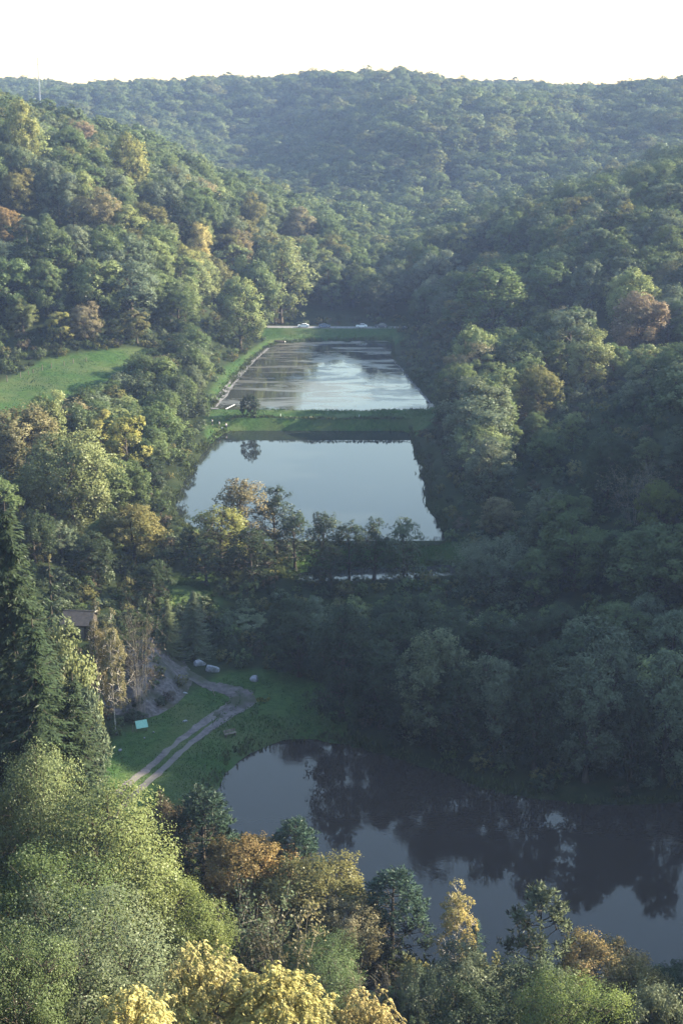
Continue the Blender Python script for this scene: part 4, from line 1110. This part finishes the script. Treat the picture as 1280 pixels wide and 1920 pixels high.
# grass tufts on the banks nearest the viewpoint
def grass_on(name, polys, count, h, label, colour):
    rg = np.random.default_rng(31)
    gx_, gy_ = [], []
    for poly in polys:
        P = np.array(poly); lo, hi = P.min(0), P.max(0)
        q = rg.uniform(lo, hi, (count, 2)); q = q[inside_poly(q[:, 0], q[:, 1], P)]
        gx_.append(q[:, 0]); gy_.append(q[:, 1])
    x, y = np.concatenate(gx_), np.concatenate(gy_)
    w = dist_line(x, y, tp)
    okk = (np.abs(w - 0.95) > 0.45) & ((w > 1.5) | (y < 206)) & (fbm(x / 5, y / 5, 12) > -0.16)
    for lv, pl in PONDS.values(): okk &= ~inside_poly(x, y, pl)
    x, y = x[okk], y[okk]
    z = height(x, y)
    nn = len(x)
    hh = h * rg.uniform(0.5, 1.4, nn) * (0.8 + fbm(x / 6, y / 6, 2) * 1.6)
    d = unit(np.c_[rg.normal(0, 0.35, (nn, 2)), np.ones(nn)])
    V, F = kites(np.c_[x, y, z - 0.02], d, rg.normal(0, 1, (nn, 3)), np.maximum(hh, 0.08), np.maximum(hh, 0.08) * 0.5)
    me = mesh_np(name, V, F, [M['leaf']], False, {'tint': np.repeat(np.clip(rg.normal(.5, .25, nn), 0, 1), 4), 'hue': np.repeat(np.clip(rg.normal(.5, .25, nn), 0, 1), 4)})
    a_ = me.attributes.new('bulge', 'FLOAT_VECTOR', 'POINT'); a_.data.foreach_set('vector', np.tile([0, 0, 1], len(V)).astype(np.float32))
    o = tag(link(name, me), label, kind='stuff'); o.color = (*colour, 1)
grass_on('grass', [BANKS['near'], BANKS['clearing']], 26000, 0.30, 'rough grass on the bank of the near pond and track', (0.040, 0.082, 0.022))
grass_on('grass', [BANKS['meadow']], 16000, 0.35, 'mown grass of the meadow at the foot of the left slope', (0.028, 0.074, 0.028))
grass_on('grass', [BANKS['dike'], BANKS['bank'], BANKS['spit']], 14000, 0.5, 'long grass on the dikes between the ponds', (0.045, 0.095, 0.026))
grass_on('grass', [BANKS['yellow']], 900, 0.3, 'patch of yellowed grass beside the single boulder', (0.16, 0.16, 0.03))

rs = np.random.default_rng(8)
V_, T2 = [], []
for k, (lv, pl) in PONDS.items():
    q = np.concatenate([pl[[i]] + (np.roll(pl, -1, 0)[[i]] - pl[[i]]) * rs.uniform(0, 1, (int(28 * np.linalg.norm(np.roll(pl, -1, 0)[i] - pl[i])) + 1, 1)) for i in range(len(pl))])
    c = pl.mean(0); d = unit(q - c)
    q = q + d * rs.normal(0.35, 0.75, (len(q), 1)); q = q[fbm(q[:, 0] / 3, q[:, 1] / 3, 51) > -0.12]
    zq = np.maximum(height(q[:, 0], q[:, 1]), lv - 0.1); m = len(q)
    hh = rs.uniform(0.25, 0.9, m) * (1 + 1.5 * np.clip(fbm(q[:, 0] / 4, q[:, 1] / 4, 52), -0.3, 0.5))
    V, _ = kites(np.c_[q, zq], np.c_[rs.normal(0, 0.35, (m, 2)), np.ones(m)], rs.normal(0, 1, (m, 3)), hh, hh * 0.35); V_.append(V)
V_ = np.concatenate(V_); m = len(V_) // 4
me = mesh_np('reeds', V_, np.arange(len(V_)).reshape(-1, 4), [M['leaf']], False, {'tint': np.repeat(np.clip(rs.normal(.5, .25, m), 0, 1), 4), 'hue': np.repeat(np.clip(rs.normal(.5, .3, m), 0, 1), 4)})
a_ = me.attributes.new('bulge', 'FLOAT_VECTOR', 'POINT'); a_.data.foreach_set('vector', np.tile([0, 0, 1], len(V_)).astype(np.float32))
o = tag(link('reeds', me), 'ragged reeds and weeds along the pond shores', kind='stuff'); o.color = (0.05, 0.065, 0.025, 1)

# ------------------------------------------------------------------ stones, boulders, mound
def rock(name, seed, size, mat, loc, label, cat='boulder', group=None, rz=0.0, flat=1.0):
    import bmesh
    rng = np.random.default_rng(seed)
    bm = bmesh.new(); bmesh.ops.create_icosphere(bm, subdivisions=3, radius=1.0)
    co = np.array([v.co[:] for v in bm.verts])
    for k in range(18):                     # knock flat faces off it
        d = unit(rng.normal(0, 1, 3)); c = rng.uniform(0.45, 0.8)
        e_ = co @ d; co -= np.maximum(e_ - c, 0)[:, None] * d * 0.9
    co += 0.05 * np.c_[fbm(co[:, 0] * 3, co[:, 1] * 3 + co[:, 2], seed), fbm(co[:, 1] * 3, co[:, 2] * 3, seed + 1), fbm(co[:, 2] * 3, co[:, 0] * 3, seed + 2)] * 2
    for v, c in zip(bm.verts, co): v.co = c * np.array(size) / 2
    me = bpy.data.meshes.new(name); bm.to_mesh(me); bm.free(); me.materials.append(mat)
    o = link(name, me, None, loc); o.rotation_euler = (0, 0, rz)
    return tag(o, label, cat, group)

def ground_at(px, py, guess=3.0):
    z = guess
    for _ in range(12):
        p = on_plane(px, py, z); z = 0.5 * z + 0.5 * hz(p[0], p[1])
    p = on_plane(px, py, z)
    return np.array([p[0], p[1], hz(p[0], p[1])])

GB = 'pale boulders beside the track'
for i, (px, py, sz, lab) in enumerate((
    (400, 1258, (3.3, 2.2, 2.0), 'largest pale boulder at the bend of the track'),
    (372, 1246, (3.0, 2.2, 1.8), 'pale boulder touching the largest boulder at the track bend'),
    (342, 1232, (2.6, 2.0, 1.6), 'pale boulder half hidden by the dim conifers, last of the row'),
    (478, 1276, (2.4, 1.7, 1.3), 'single pale boulder under the round shaded bush'))):
    p = ground_at(px, py); rock('boulder', 300 + i, sz, M['stone'], (p[0], p[1], p[2] + sz[2] * 0.12), lab, group=GB, rz=0.5 * i)
for i, (px, py, sz, lab) in enumerate((
    (345, 1300, (1.5, 0.9, 0.35), 'flat pale slab below the boulders at the track bend'),
    (347, 1353, (1.2, 0.8, 0.35), 'flat pale stone beside the track, right of the green board'),
    (225, 1407, (0.85, 0.7, 0.35), 'small flat stone in the grass below the green board'),
    (271, 1384, (0.45, 0.4, 0.3), 'smallest stone just under the green board'),
    (288, 1374, (0.4, 0.4, 0.35), 'small stone to the right under the green board'))):
    p = ground_at(px, py); rock('stone', 330 + i, sz, M['stone'], (p[0], p[1], p[2] + sz[2] * 0.25), lab, 'stone', 'flat stones in the grass', rz=0.7 * i)

# rubble mound with sticks
gxx, gyy = np.meshgrid(np.linspace(mxy[:, 0].min() - 1, mxy[:, 0].max() + 1, 60), np.linspace(mxy[:, 1].min() - 1, mxy[:, 1].max() + 1, 70))
hh = mound_rise(gxx.ravel(), gyy.ravel())
i_ = (np.arange(69)[:, None] * 60 + np.arange(59)[None]).ravel()
me = mesh_np('rubble_mound', np.c_[gxx.ravel(), gyy.ravel(), height(gxx, gyy) + hh], np.stack([i_, i_ + 1, i_ + 61, i_ + 60], -1), [M['scree']], True)
tag(link('rubble_mound', me), 'grey-brown rubble mound overgrown with brush behind the thin birches', 'mound')
def stick(px0, py0, px1, py1, z0, z1, r, lab, mat='pale_bark'):
    a0, b0 = on_plane(px0, py0, z0), on_plane(px1, py1, z1)
    mb = MB(); mb.tube(curve(a0, b0, 0.05, 6, np.random.default_rng(int(px0)), 0.05), np.linspace(r, r * 0.5, 6), 6)
    tag(mb.build('fallen_branch', M[mat], smooth=True), lab, 'branch', 'dead branches around the mound')
stick(238, 1282, 254, 1258, 7.6, 8.2, 0.09, 'upper pale dead branch lying on the rubble mound')
stick(236, 1284, 262, 1264, 7.2, 7.6, 0.07, 'lower pale dead branch lying on the rubble mound')
stick(268, 1297, 280, 1293, 4.6, 4.8, 0.08, 'short dead branch at the foot of the rubble mound')
stick(398, 1290, 403, 1305, 4.3, 3.0, 0.09, 'leaning pale stake at the edge of the track bend')

# ------------------------------------------------------------------ green board
M['board'] = plain_mat('teal_board', (0.22, 0.46, 0.38), 0.6)
p = ground_at(262, 1372)
o = link('information_board', None, None, p); o.rotation_euler = (0, 0, math.radians(24))
tag(o, 'slanted pale teal board on wooden legs in the grass', 'board')
mb = MB(); rot = Matrix.Rotation(math.radians(-40), 4, 'X')
mb.box((0.35, 0, 1.15), (1.75, 0.05, 1.2), rot); mb.build('panel', M['board'], o)
for x in (-0.45, 1.1):
    mb = MB(); mb.box((x, 0.12, 0.55), (0.1, 0.1, 1.3)); mb.build('leg', M['wood'], o)
mb = MB(); mb.box((-0.05, 0.35, 1.52), (1.5, 0.08, 0.08)); mb.build('rail', M['wood'], o)
mb = MB(); mb.box((-0.95, 0.1, 0.55), (0.09, 0.09, 1.3)); mb.build('leg', M['wood'], o)

# bench by the track
p = ground_at(432, 1380)
o = link('bench', None, None, p); o.rotation_euler = (0, 0, math.radians(30)); tag(o, 'dark wooden bench in the grass between track and near pond', 'bench')
for y in (-0.2, 0.0, 0.2):
    mb = MB(); mb.box((0, y, 0.45), (1.9, 0.17, 0.06)); mb.build('slat', M['wood'], o)
for x in (-0.75, 0.75):
    mb = MB(); mb.box((x, 0, 0.21), (0.12, 0.5, 0.42)); mb.build('leg', M['wood'], o)
mb = MB(); mb.box((0, 0.34, 0.75), (1.9, 0.06, 0.35), Matrix.Rotation(math.radians(-12), 4, 'X')); mb.build('backrest', M['wood'], o)
for x in (-0.75, 0.75):
    mb = MB(); mb.box((x, 0.29, 0.62), (0.08, 0.06, 0.5), Matrix.Rotation(math.radians(-12), 4, 'X')); mb.build('back_post', M['wood'], o)

# inflow pipe with falling water
M['pipe'] = plain_mat('pale_pipe', (0.45, 0.45, 0.46), 0.5)
M['foam'] = plain_mat('white_water', (0.80, 0.82, 0.84), 0.4)
a0, b0 = at_depth(537, 1367, 199.0), at_depth(547, 1381, 195.2)
o = link('inflow_pipe', None, None, (b0[0], b0[1], 0)); tag(o, 'pale pipe sticking out of the bank over the near pond', 'pipe')
def hollow(mb, a, b, r0, r1):
    a, b = np.asarray(a), np.asarray(b)
    V, F = tubes([([a, b], [r0, r0]), ([b, a + 0.3 * (b - a)], [r1, r1])], 12)
    mb.add(V, F.tolist())
    e, g = np.arange(12) + 12, np.arange(12) + 24
    mb.f += [[int(e[k]), int(e[(k + 1) % 12]), int(g[(-k - 1) % 12]), int(g[(-k) % 12])] for k in range(12)]
L0 = a0 - np.array([b0[0], b0[1], 0]); L1 = b0 - np.array([b0[0], b0[1], 0])
mb = MB(); mb.tube([L0, L1], [0.24, 0.24], 12); mb.build('barrel', M['pipe'], o, smooth=True)
mb = MB(); q = (L1 - L0) / np.linalg.norm(L1 - L0); mb.tube([L1 - q * 0.12, L1 + q * 0.03], [0.29, 0.29], 12); mb.build('rim', M['pipe'], o, smooth=True)
jet = np.array([b0 + np.array([0.02, -0.3 * t - 0.1, 0]) + np.array([0, 0, -(b0[2] - 0.05) * t * t]) for t in np.linspace(0, 1, 9)])
rj = np.random.default_rng(3)
mb = MB(); mb.tube(jet, 0.10 + 0.05 * np.linspace(0, 1, 9) + rj.uniform(-.02, .02, 9), 7)
tag(mb.build('water_jet', M['foam'], smooth=True), 'thin white stream of water falling from the pale pipe', 'water jet')
sv, sf, nn = [], [], 0
c = jet[-1]; ang = np.linspace(0, 2 * math.pi, 28, endpoint=False)
rings = []
for r_, z_ in ((0.05, 0.30), (0.25, 0.26), (0.45, 0.15), (0.65, 0.07), (0.85, 0.02)):
    jit = 1 + 0.28 * rj.normal(0, 1, 28)
    rings.append(np.c_[c[0] + np.cos(ang) * r_ * jit, c[1] + np.sin(ang) * r_ * jit * 0.9, np.full(28, z_) + rj.uniform(-.5, .9, 28) * z_ * 0.5])
V = np.concatenate(rings); i_ = (np.arange(4)[:, None] * 28 + np.arange(28)[None]); j_ = (np.arange(4)[:, None] * 28 + (np.arange(28)[None] + 1) % 28)
me = mesh_np('splash', V, np.stack([i_, j_, j_ + 28, i_ + 28], -1).reshape(-1, 4), [M['foam']], True)
tag(link('splash', me), 'white splash where the falling water hits the near pond', 'splash')

# ------------------------------------------------------------------ dark hut
M['roofing'] = noise_mat('dark_roofing', (0.022, 0.021, 0.023), (0.045, 0.042, 0.046), 2.0, 0.8, bump=0.3)
M['dark_wood'] = noise_mat('dark_wood', (0.04, 0.033, 0.028), (0.075, 0.062, 0.05), 3.0, stretch=(1, 1, 0.2))
p = ground_at(146, 1195, 7)
o = link('wooden_hut', None, None, (p[0], p[1] + 2.5, p[2] - 0.3)); o.rotation_euler = (0, 0, math.radians(-4)); tag(o, 'dark wooden hut with a plain roof under black-green trees', 'hut')
W_, D_, Hh = 4.6, 4.6, 2.4
for nm, cc, ds in (('wall', (0, -D_ / 2, Hh / 2), (W_, 0.12, Hh)), ('wall', (0, D_ / 2, Hh / 2), (W_, 0.12, Hh)), ('wall', (-W_ / 2 - 0.065, 0, Hh / 2), (0.12, D_ + 0.1, Hh)), ('wall', (W_ / 2 + 0.065, 0, Hh / 2), (0.12, D_ + 0.1, Hh))):
    mb = MB(); mb.box(cc, ds); mb.build(nm, M['dark_wood'], o)
for sgn in (-1, 1):
    mb = MB(); mb.box((0, sgn * 1.42, Hh + 0.86), (W_ + 0.7, 3.35, 0.10), Matrix.Rotation(sgn * math.radians(-30), 4, 'X')); mb.build('roof', M['roofing'], o)
for sgn in (-1, 1):
    mb = MB(); mb.add([(sgn * W_ / 2, -2.2, Hh), (sgn * W_ / 2, 2.2, Hh), (sgn * W_ / 2, 0, Hh + 1.35), (sgn * (W_ / 2 + .1), -2.2, Hh), (sgn * (W_ / 2 + .1), 2.2, Hh), (sgn * (W_ / 2 + .1), 0, Hh + 1.35)], [(0, 1, 2), (3, 5, 4), (0, 3, 4, 1), (1, 4, 5, 2), (2, 5, 3, 0)]); mb.build('gable', M['dark_wood'], o)
mb = MB(); mb.box((0, 0, Hh + 1.72), (W_ + 0.74, 0.3, 0.08)); mb.build('ridge_cap', M['roofing'], o)
mb = MB(); mb.box((0.8, -D_ / 2 - 0.08, 1.0), (0.9, 0.06, 1.95)); dr = mb.build('door', M['wood'], o)
mb = MB(); mb.box((0.5, -D_ / 2 - 0.14, 1.0), (0.05, 0.06, 0.14)); mb.build('handle', M['pipe'], dr)

# ------------------------------------------------------------------ meadow fence
fp = [ground_at(px, py, 14) for px, py in ((14, 716), (39, 708), (54, 703), (63, 699), (80, 694), (97, 690), (121, 685), (138, 681), (162, 678))]
o = link('wire_fence', None, None, tuple(fp[4])); tag(o, 'wire fence on wooden posts between meadow and left slope', 'fence')
for i, q in enumerate(fp):
    h_ = (1.9, 1.7, 1.2, 1.1, 1.7, 1.5, 1.3, 1.4, 1.3)[i]
    mb = MB(); l_ = q - fp[4]; mb.tube([l_ + (0, 0, -0.3), l_ + (0.06 * (i % 3 - 1), 0, h_)], [0.13, 0.11], 7); mb.build('post', M['wood'], o)
for h_ in (0.5, 0.95):
    for i in range(len(fp) - 1):
        mb = MB(); mb.tube([fp[i] - fp[4] + (0, -0.12, h_), fp[i + 1] - fp[4] + (0, -0.12, h_)], [0.006, 0.006], 4); mb.build('wire', M['wood'], o)

# ------------------------------------------------------------------ cars on the dam
def glassy(name, c):
    return plain_mat(name, c, 0.08, spec=0.8, var=0.05)
M['car_glass'] = glassy('car_glass', (0.03, 0.035, 0.04)); M['tyre'] = plain_mat('tyre_rubber', (0.02, 0.02, 0.02), 0.9); M['rim'] = plain_mat('rim_metal', (0.5, 0.5, 0.52), 0.3)
M['lamp'] = plain_mat('head_lamp', (0.8, 0.8, 0.75), 0.1); M['tail'] = plain_mat('tail_lamp', (0.35, 0.02, 0.02), 0.2)
def car(x, y, z, rz, col, label, tall=0.0, L_=4.3):
    mat = plain_mat('car_paint', col, 0.25, spec=0.6, var=0.04)
    o = link('parked_car', None, None, (x, y, z)); o.rotation_euler = (0, 0, rz); tag(o, label, 'car', 'cars parked along the dam road')
    s = L_ / 4.3
    body = [(-2.15, .35), (-2.15, .75), (-2.05, .92), (-1.1, 1.0), (0.9, 1.0 + tall * .1), (1.95, .98 + tall * .1), (2.12, .85), (2.15, .4), (1.9, .25), (-1.9, .25)]
    cab = [(-1.15, .99), (-.45, 1.42 + tall), (0.85 + tall * .6, 1.45 + tall), (1.75 + tall * .3, 1.02 + tall * .1)] if True else None
    def extr(prof, w0, w1):
        n = len(prof); pz = np.array(prof); zc = pz[:, 1]
        w = np.interp(zc, [zc.min(), zc.max()], [w0, w1])
        V = np.r_[np.c_[pz[:, 0] * s, -w, pz[:, 1]], np.c_[pz[:, 0] * s, w, pz[:, 1]]]
        return V, [list(range(n)), list(range(2 * n - 1, n - 1, -1))] + [[k, n + k, n + (k + 1) % n, (k + 1) % n] for k in range(n)]
    mb = MB(); mb.add(*extr(body, .86, .80)); mb.build('body', mat, o)
    mb = MB(); mb.add(*extr(cab, .78, .62)); mb.build('cabin', mat, o)
    n_ = [(-1.02, 1.04), (-.42, 1.38 + tall * .92), (.05, 1.40 + tall * .95), (.05, 1.04)]; n2 = [(.13, 1.04), (.13, 1.40 + tall * .95), (.80 + tall * .6, 1.41 + tall * .95), (1.5, 1.06)]
    for sd in (-1, 1):
        for pr_ in (n_, n2):
            w = [.775 - .155 * (q[1] - .99) / (.46 + tall) for q in pr_]
            mb = MB(); V = [(q[0] * s, sd * (ww + .012), q[1]) for q, ww in zip(pr_, w)]; V2 = [(q[0] * s, sd * (ww - .03), q[1]) for q, ww in zip(pr_, w)]
            mb.add(V + V2, [(0, 1, 2, 3), (7, 6, 5, 4), (0, 4, 5, 1), (1, 5, 6, 2), (2, 6, 7, 3), (3, 7, 4, 0)]); mb.build('window', M['car_glass'], o)
    mb = MB(); mb.add([(-1.17 * s, -.66, 1.03), (-1.17 * s, .66, 1.03), (-.47 * s, .56, 1.41 + tall), (-.47 * s, -.56, 1.41 + tall), (-1.1 * s, -.66, 1.02), (-1.1 * s, .66, 1.02), (-.4 * s, .56, 1.40 + tall), (-.4 * s, -.56, 1.40 + tall)], [(0, 1, 2, 3), (7, 6, 5, 4), (0, 4, 5, 1), (1, 5, 6, 2), (2, 6, 7, 3), (3, 7, 4, 0)]); mb.build('windscreen', M['car_glass'], o)
    for wx in (-1.35, 1.35):
        for sd in (-1, 1):
            mb = MB(); V, F_ = tubes([([(wx * s, sd * .72, .32), (wx * s, sd * .74, .32), (wx * s, sd * .88, .32), (wx * s, sd * .9, .32)], [.2, .32, .32, .22])], 16); mb.add(V, F_.tolist()); wh = mb.build('wheel', M['tyre'], o, smooth=False)
            mb = MB(); V, F_ = tubes([([(wx * s, sd * .86, .32), (wx * s, sd * .895, .32), (wx * s, sd * .90, .32)], [.21, .21, .02])], 14); mb.add(V, F_.tolist()); mb.build('rim', M['rim'], wh)
    for sd in (-1, 1):
        mb = MB(); mb.box((-2.13 * s, sd * .6, .72), (.08, .36, .16)); mb.build('headlight', M['lamp'], o)
        mb = MB(); mb.box((2.12 * s, sd * .66, .78), (.08, .22, .2)); mb.build('tail_light', M['tail'], o)
    return o
def rp(px):
    q = on_plane(px, 618, ROAD_Z + 0.1)
    return q
for px, col, rz, tall, Ls, lab in ((568, (0.72, 0.74, 0.76), 0.03, 0.0, 4.4, 'pale silver car, leftmost on the dam road'), (608, (0.10, 0.14, 0.22), math.pi, 0.0, 4.4, 'dark blue car right of the pale silver car on the dam road'),
                                   (678, (0.78, 0.80, 0.82), 0.02, 0.0, 4.3, 'white car on the dam road left of the dark estate'), (715, (0.09, 0.10, 0.12), 0.05, 0.28, 4.7, 'tall dark estate car, rightmost on the dam road')):
    q = rp(px); x = q[0]
    y = np.interp(x, [r[0] for r in ROAD], [r[1] for r in ROAD]) - 0.6
    car(x, y, ROAD_Z + 0.08, rz, col, lab, tall, Ls)

# upturned boat at the corner of the weedy pond, white beam, stakes
p = on_plane(522, 642, 6.1)
def hull(mb, Ln, Wd, Hg):
    st, V = 9, []
    k = 9
    for i in range(st):
        t = i / (st - 1); x = (t - .5) * Ln; w = Wd * .5 * max(0.02, (1 - (2 * t - 1) ** 4) ** .7) * (0.75 + .25 * math.sin(math.pi * t)); h = Hg * (1 - .35 * (2 * t - 1) ** 2)
        for j in range(k):
            a_ = math.pi * j / (k - 1); V.append((x, math.cos(a_) * w, math.sin(a_) ** .6 * h))
    Fc = [(i * k + j, i * k + j + 1, (i + 1) * k + j + 1, (i + 1) * k + j) for i in range(st - 1) for j in range(k - 1)]
    mb.add(V, Fc)
o = link('rowing_boat', None, None, (p[0], p[1], 6.15)); o.rotation_euler = (0, 0, math.radians(-8)); tag(o, 'dark upturned rowing boat at the corner of the weedy pond', 'boat')
mb = MB(); hull(mb, 5.0, 1.7, 0.75); mb.build('hull', M['dark_wood'], o, smooth=True)
mb = MB(); mb.box((0, 0, 0.76), (4.4, 0.08, 0.08)); mb.build('keel', M['dark_wood'], o)
mb = MB(); mb.box((2.52, 0, 0.25), (0.08, 1.0, 0.45)); mb.build('transom', M['white'], o)
a0, b0 = on_plane(423, 766, 6.9), on_plane(440, 760, 6.5)
mb = MB(); mb.box(((a0 + b0) / 2) * [1, 1, 0] + [0, 0, 6.75], (np.linalg.norm((b0 - a0)[:2]), 0.22, 0.2), Matrix.Rotation(math.atan2(b0[1] - a0[1], b0[0] - a0[0]), 4, 'Z'))
tag(mb.build('wooden_beam', M['pipe']), 'pale beam lying at the corner of the weedy pond', 'beam')
for px, py, lab in ((526, 798, 'white stake on the dike bank, left of two'), (673, 799, 'white stake on the dike bank, right of two')):
    q = ground_at(px, py, 5)
    mb = MB(); mb.tube([q + (0, 0, -0.3), q + (0.05, 0, 0.75)], [0.09, 0.08], 6); mb.tube([q + (0.05, 0, 0.75), q + (0.05, 0, 0.8)], [0.08, 0.01], 6)
    tag(mb.build('marker_stake', M['white']), lab, 'stake', 'white stakes on the dike')

# ------------------------------------------------------------------ people on the dike
M['skin'] = plain_mat('skin', (0.45, 0.29, 0.22), 0.6); M['shirt'] = plain_mat('white_shirt', (0.78, 0.78, 0.80), 0.8); M['jeans'] = plain_mat('dark_jeans', (0.035, 0.045, 0.085), 0.9); M['hair'] = plain_mat('dark_hair', (0.03, 0.022, 0.016), 0.8); M['grey_top'] = plain_mat('pale_grey_top', (0.5, 0.52, 0.6), 0.8)
def skin_mesh(name, pts, edges, rad, mat, parent, sub=2, root=0):
    me = bpy.data.meshes.new(name); me.from_pydata([tuple(p) for p in pts], edges, []); me.materials.append(mat)
    o = link(name, me, parent)
    o.modifiers.new('skin', 'SKIN'); 
    for i, r in enumerate(rad):
        v = me.skin_vertices[0].data[i]; v.radius = (r, r) if np.isscalar(r) else r; v.use_root = i == root
    o.modifiers.new('subsurf', 'SUBSURF').levels = sub; o.modifiers['subsurf'].render_levels = sub
    return o
def person(px, py, face, label, top, stride=0.12, arm=0.1):
    q = ground_at(px, py, 6)
    o = link('person', None, None, tuple(q)); o.rotation_euler = (0, 0, face); tag(o, label, 'person', 'people standing on the dike')
    S = [(0, 0, .95), (0, 0, 1.15), (0, 0, 1.38), (0, .0, 1.48), (0, -.01, 1.58), (0, -.02, 1.70)]
    sh = [(sx * .17, 0, 1.40) for sx in (-1, 1)]; el = [(sx * (.24), .03, 1.12) for sx in (-1, 1)]; wr = [(sx * .25, -arm, .88) for sx in (-1, 1)]; hn = [(sx * .25, -arm - .03, .78) for sx in (-1, 1)]
    hp = [(sx * .09, 0, .90) for sx in (-1, 1)]; kn = [(sx * .10, -sx * stride * .5 - .02, .49) for sx in (-1, 1)]; an = [(sx * .11, -sx * stride + .02, .09) for sx in (-1, 1)]; to = [(sx * .12, -sx * stride - .16, .04) for sx in (-1, 1)]
    pts = S + [p for g in (sh, el, wr, hn, hp, kn, an, to) for p in g]
    E = [(0, 1), (1, 2), (2, 3), (3, 4), (4, 5)]
    for k in (0, 1): E += [(2, 6 + k), (6 + k, 8 + k), (8 + k, 10 + k), (10 + k, 12 + k), (0, 14 + k), (14 + k, 16 + k), (16 + k, 18 + k), (18 + k, 20 + k)]
    R_ = [.13, .125, .13, .06, .085, .07, .06, .06, .045, .045, .032, .032, .03, .03, .085, .085, .058, .058, .042, .042, .035, .035]
    body = skin_mesh('body', pts, E, R_, M['skin'], o)
    g = lambda idx, grow, nm, m, ed: skin_mesh(nm, [pts[i] for i in idx], ed, [R_[i] + grow for i in idx], m, o)
    g([1, 0, 2, 6, 7, 8, 9], .022, 'shirt', M[top], [(0, 1), (0, 2), (2, 3), (2, 4), (3, 5), (4, 6)])
    g([0, 14, 15, 16, 17, 18, 19], .020, 'trousers', M['jeans'], [(0, 1), (0, 2), (1, 3), (2, 4), (3, 5), (4, 6)])
    skin_mesh('hair', [(0, .02, 1.62), (0, .01, 1.72)], [(0, 1)], [.085, .082], M['hair'], o)
person(424, 793, 0.5, 'person in pale grey top and dark trousers, rightmost on the dike corner', 'grey_top')
person(411, 794, -0.8, 'person in white top and dark trousers, middle one on the dike corner', 'shirt', 0.05, 0.2)
person(398, 797, 2.4, 'person in white top half hidden at the dark trees by the dike', 'shirt', 0.2, 0.05)
q = ground_at(416, 794, 6)
o = link('bag', None, None, tuple(q)); tag(o, 'small white bag on the grass between the two people', 'bag')
mb = MB(); mb.box((0, 0, .16), (.42, .26, .32), taper=.8); mb.build('sack', M['white'], o); mb = MB(); mb.tube([(-.1, 0, .31), (-.07, 0, .42), (.07, 0, .42), (.1, 0, .31)], .015, 5); mb.build('handle', M['white'], o)

# ------------------------------------------------------------------ lattice mast on the far hill
M['steel'] = plain_mat('mast_steel', (0.30, 0.31, 0.33), 0.5)
my = 1180.0
pb = at_depth(81, 245, my); ptop = at_depth(75.5, 106, my)
zb = hz(pb[0], my); Hm = ptop[2] - zb
o = link('lattice_mast', None, None, (pb[0] - 1.0, my, zb)); tag(o, 'thin lattice mast rising above the far hill skyline', 'mast')
W0, W1 = 2.0, 0.8
def corner(i, t):
    w = (W0 + (W1 - W0) * min(1, t * 1.5)) / 2
    return np.array([(-w, w, w, -w)[i], (-w, -w, w, w)[i], Hm * t])
for i in range(4):
    mb = MB(); mb.tube([corner(i, t) for t in np.linspace(0, 1, 7)], 0.12, 5); mb.build('leg', M['steel'], o)
lv_ = np.linspace(0.02, 0.98, 20)
for a_, b_ in zip(lv_[:-1], lv_[1:]):
    mb = MB()
    for i in range(4):
        mb.tube([corner(i, a_), corner((i + 1) % 4, b_)], 0.03, 4); mb.tube([corner((i + 1) % 4, a_), corner(i, b_)], 0.03, 4); mb.tube([corner(i, b_), corner((i + 1) % 4, b_)], 0.03, 4)
    mb.build('brace', M['steel'], o)
for t, w in ((0.985, 3.4), (0.93, 2.6), (0.82, 3.6)):
    mb = MB(); mb.box((0, 0, Hm * t), (w, 0.5, 0.35)); mb.build('cross_arm', M['steel'], o)
mb = MB(); mb.tube([(0, 0, Hm), (0, 0, Hm + 3)], [.12, .05], 5); mb.build('aerial', M['steel'], o)

# ------------------------------------------------------------------ haze
hm, N, L = new_mat('valley_haze')
out = N.new('ShaderNodeOutputMaterial'); pv = N.new('ShaderNodeVolumePrincipled')
pv.inputs['Color'].default_value = (0.44, 0.59, 1.0, 1); pv.inputs['Density'].default_value = HAZE_DENSITY; pv.inputs['Anisotropy'].default_value = 0.2
L.new(pv.outputs[0], out.inputs['Volume'])
allz = float(GZ.max())
mb = MB(); zlo, zhi = float(GZ.min()) - 1.5, max(allz + 30, 170.0)
mb.box((0, (gy.min() + gy.max()) / 2, (zlo + zhi) / 2), (gx.max() - gx.min() + 20, gy.max() - gy.min() + 20, zhi - zlo))
tag(mb.build('haze', hm), 'thin blue autumn haze filling the valley', kind='stuff')
print('haze', zlo, zhi)
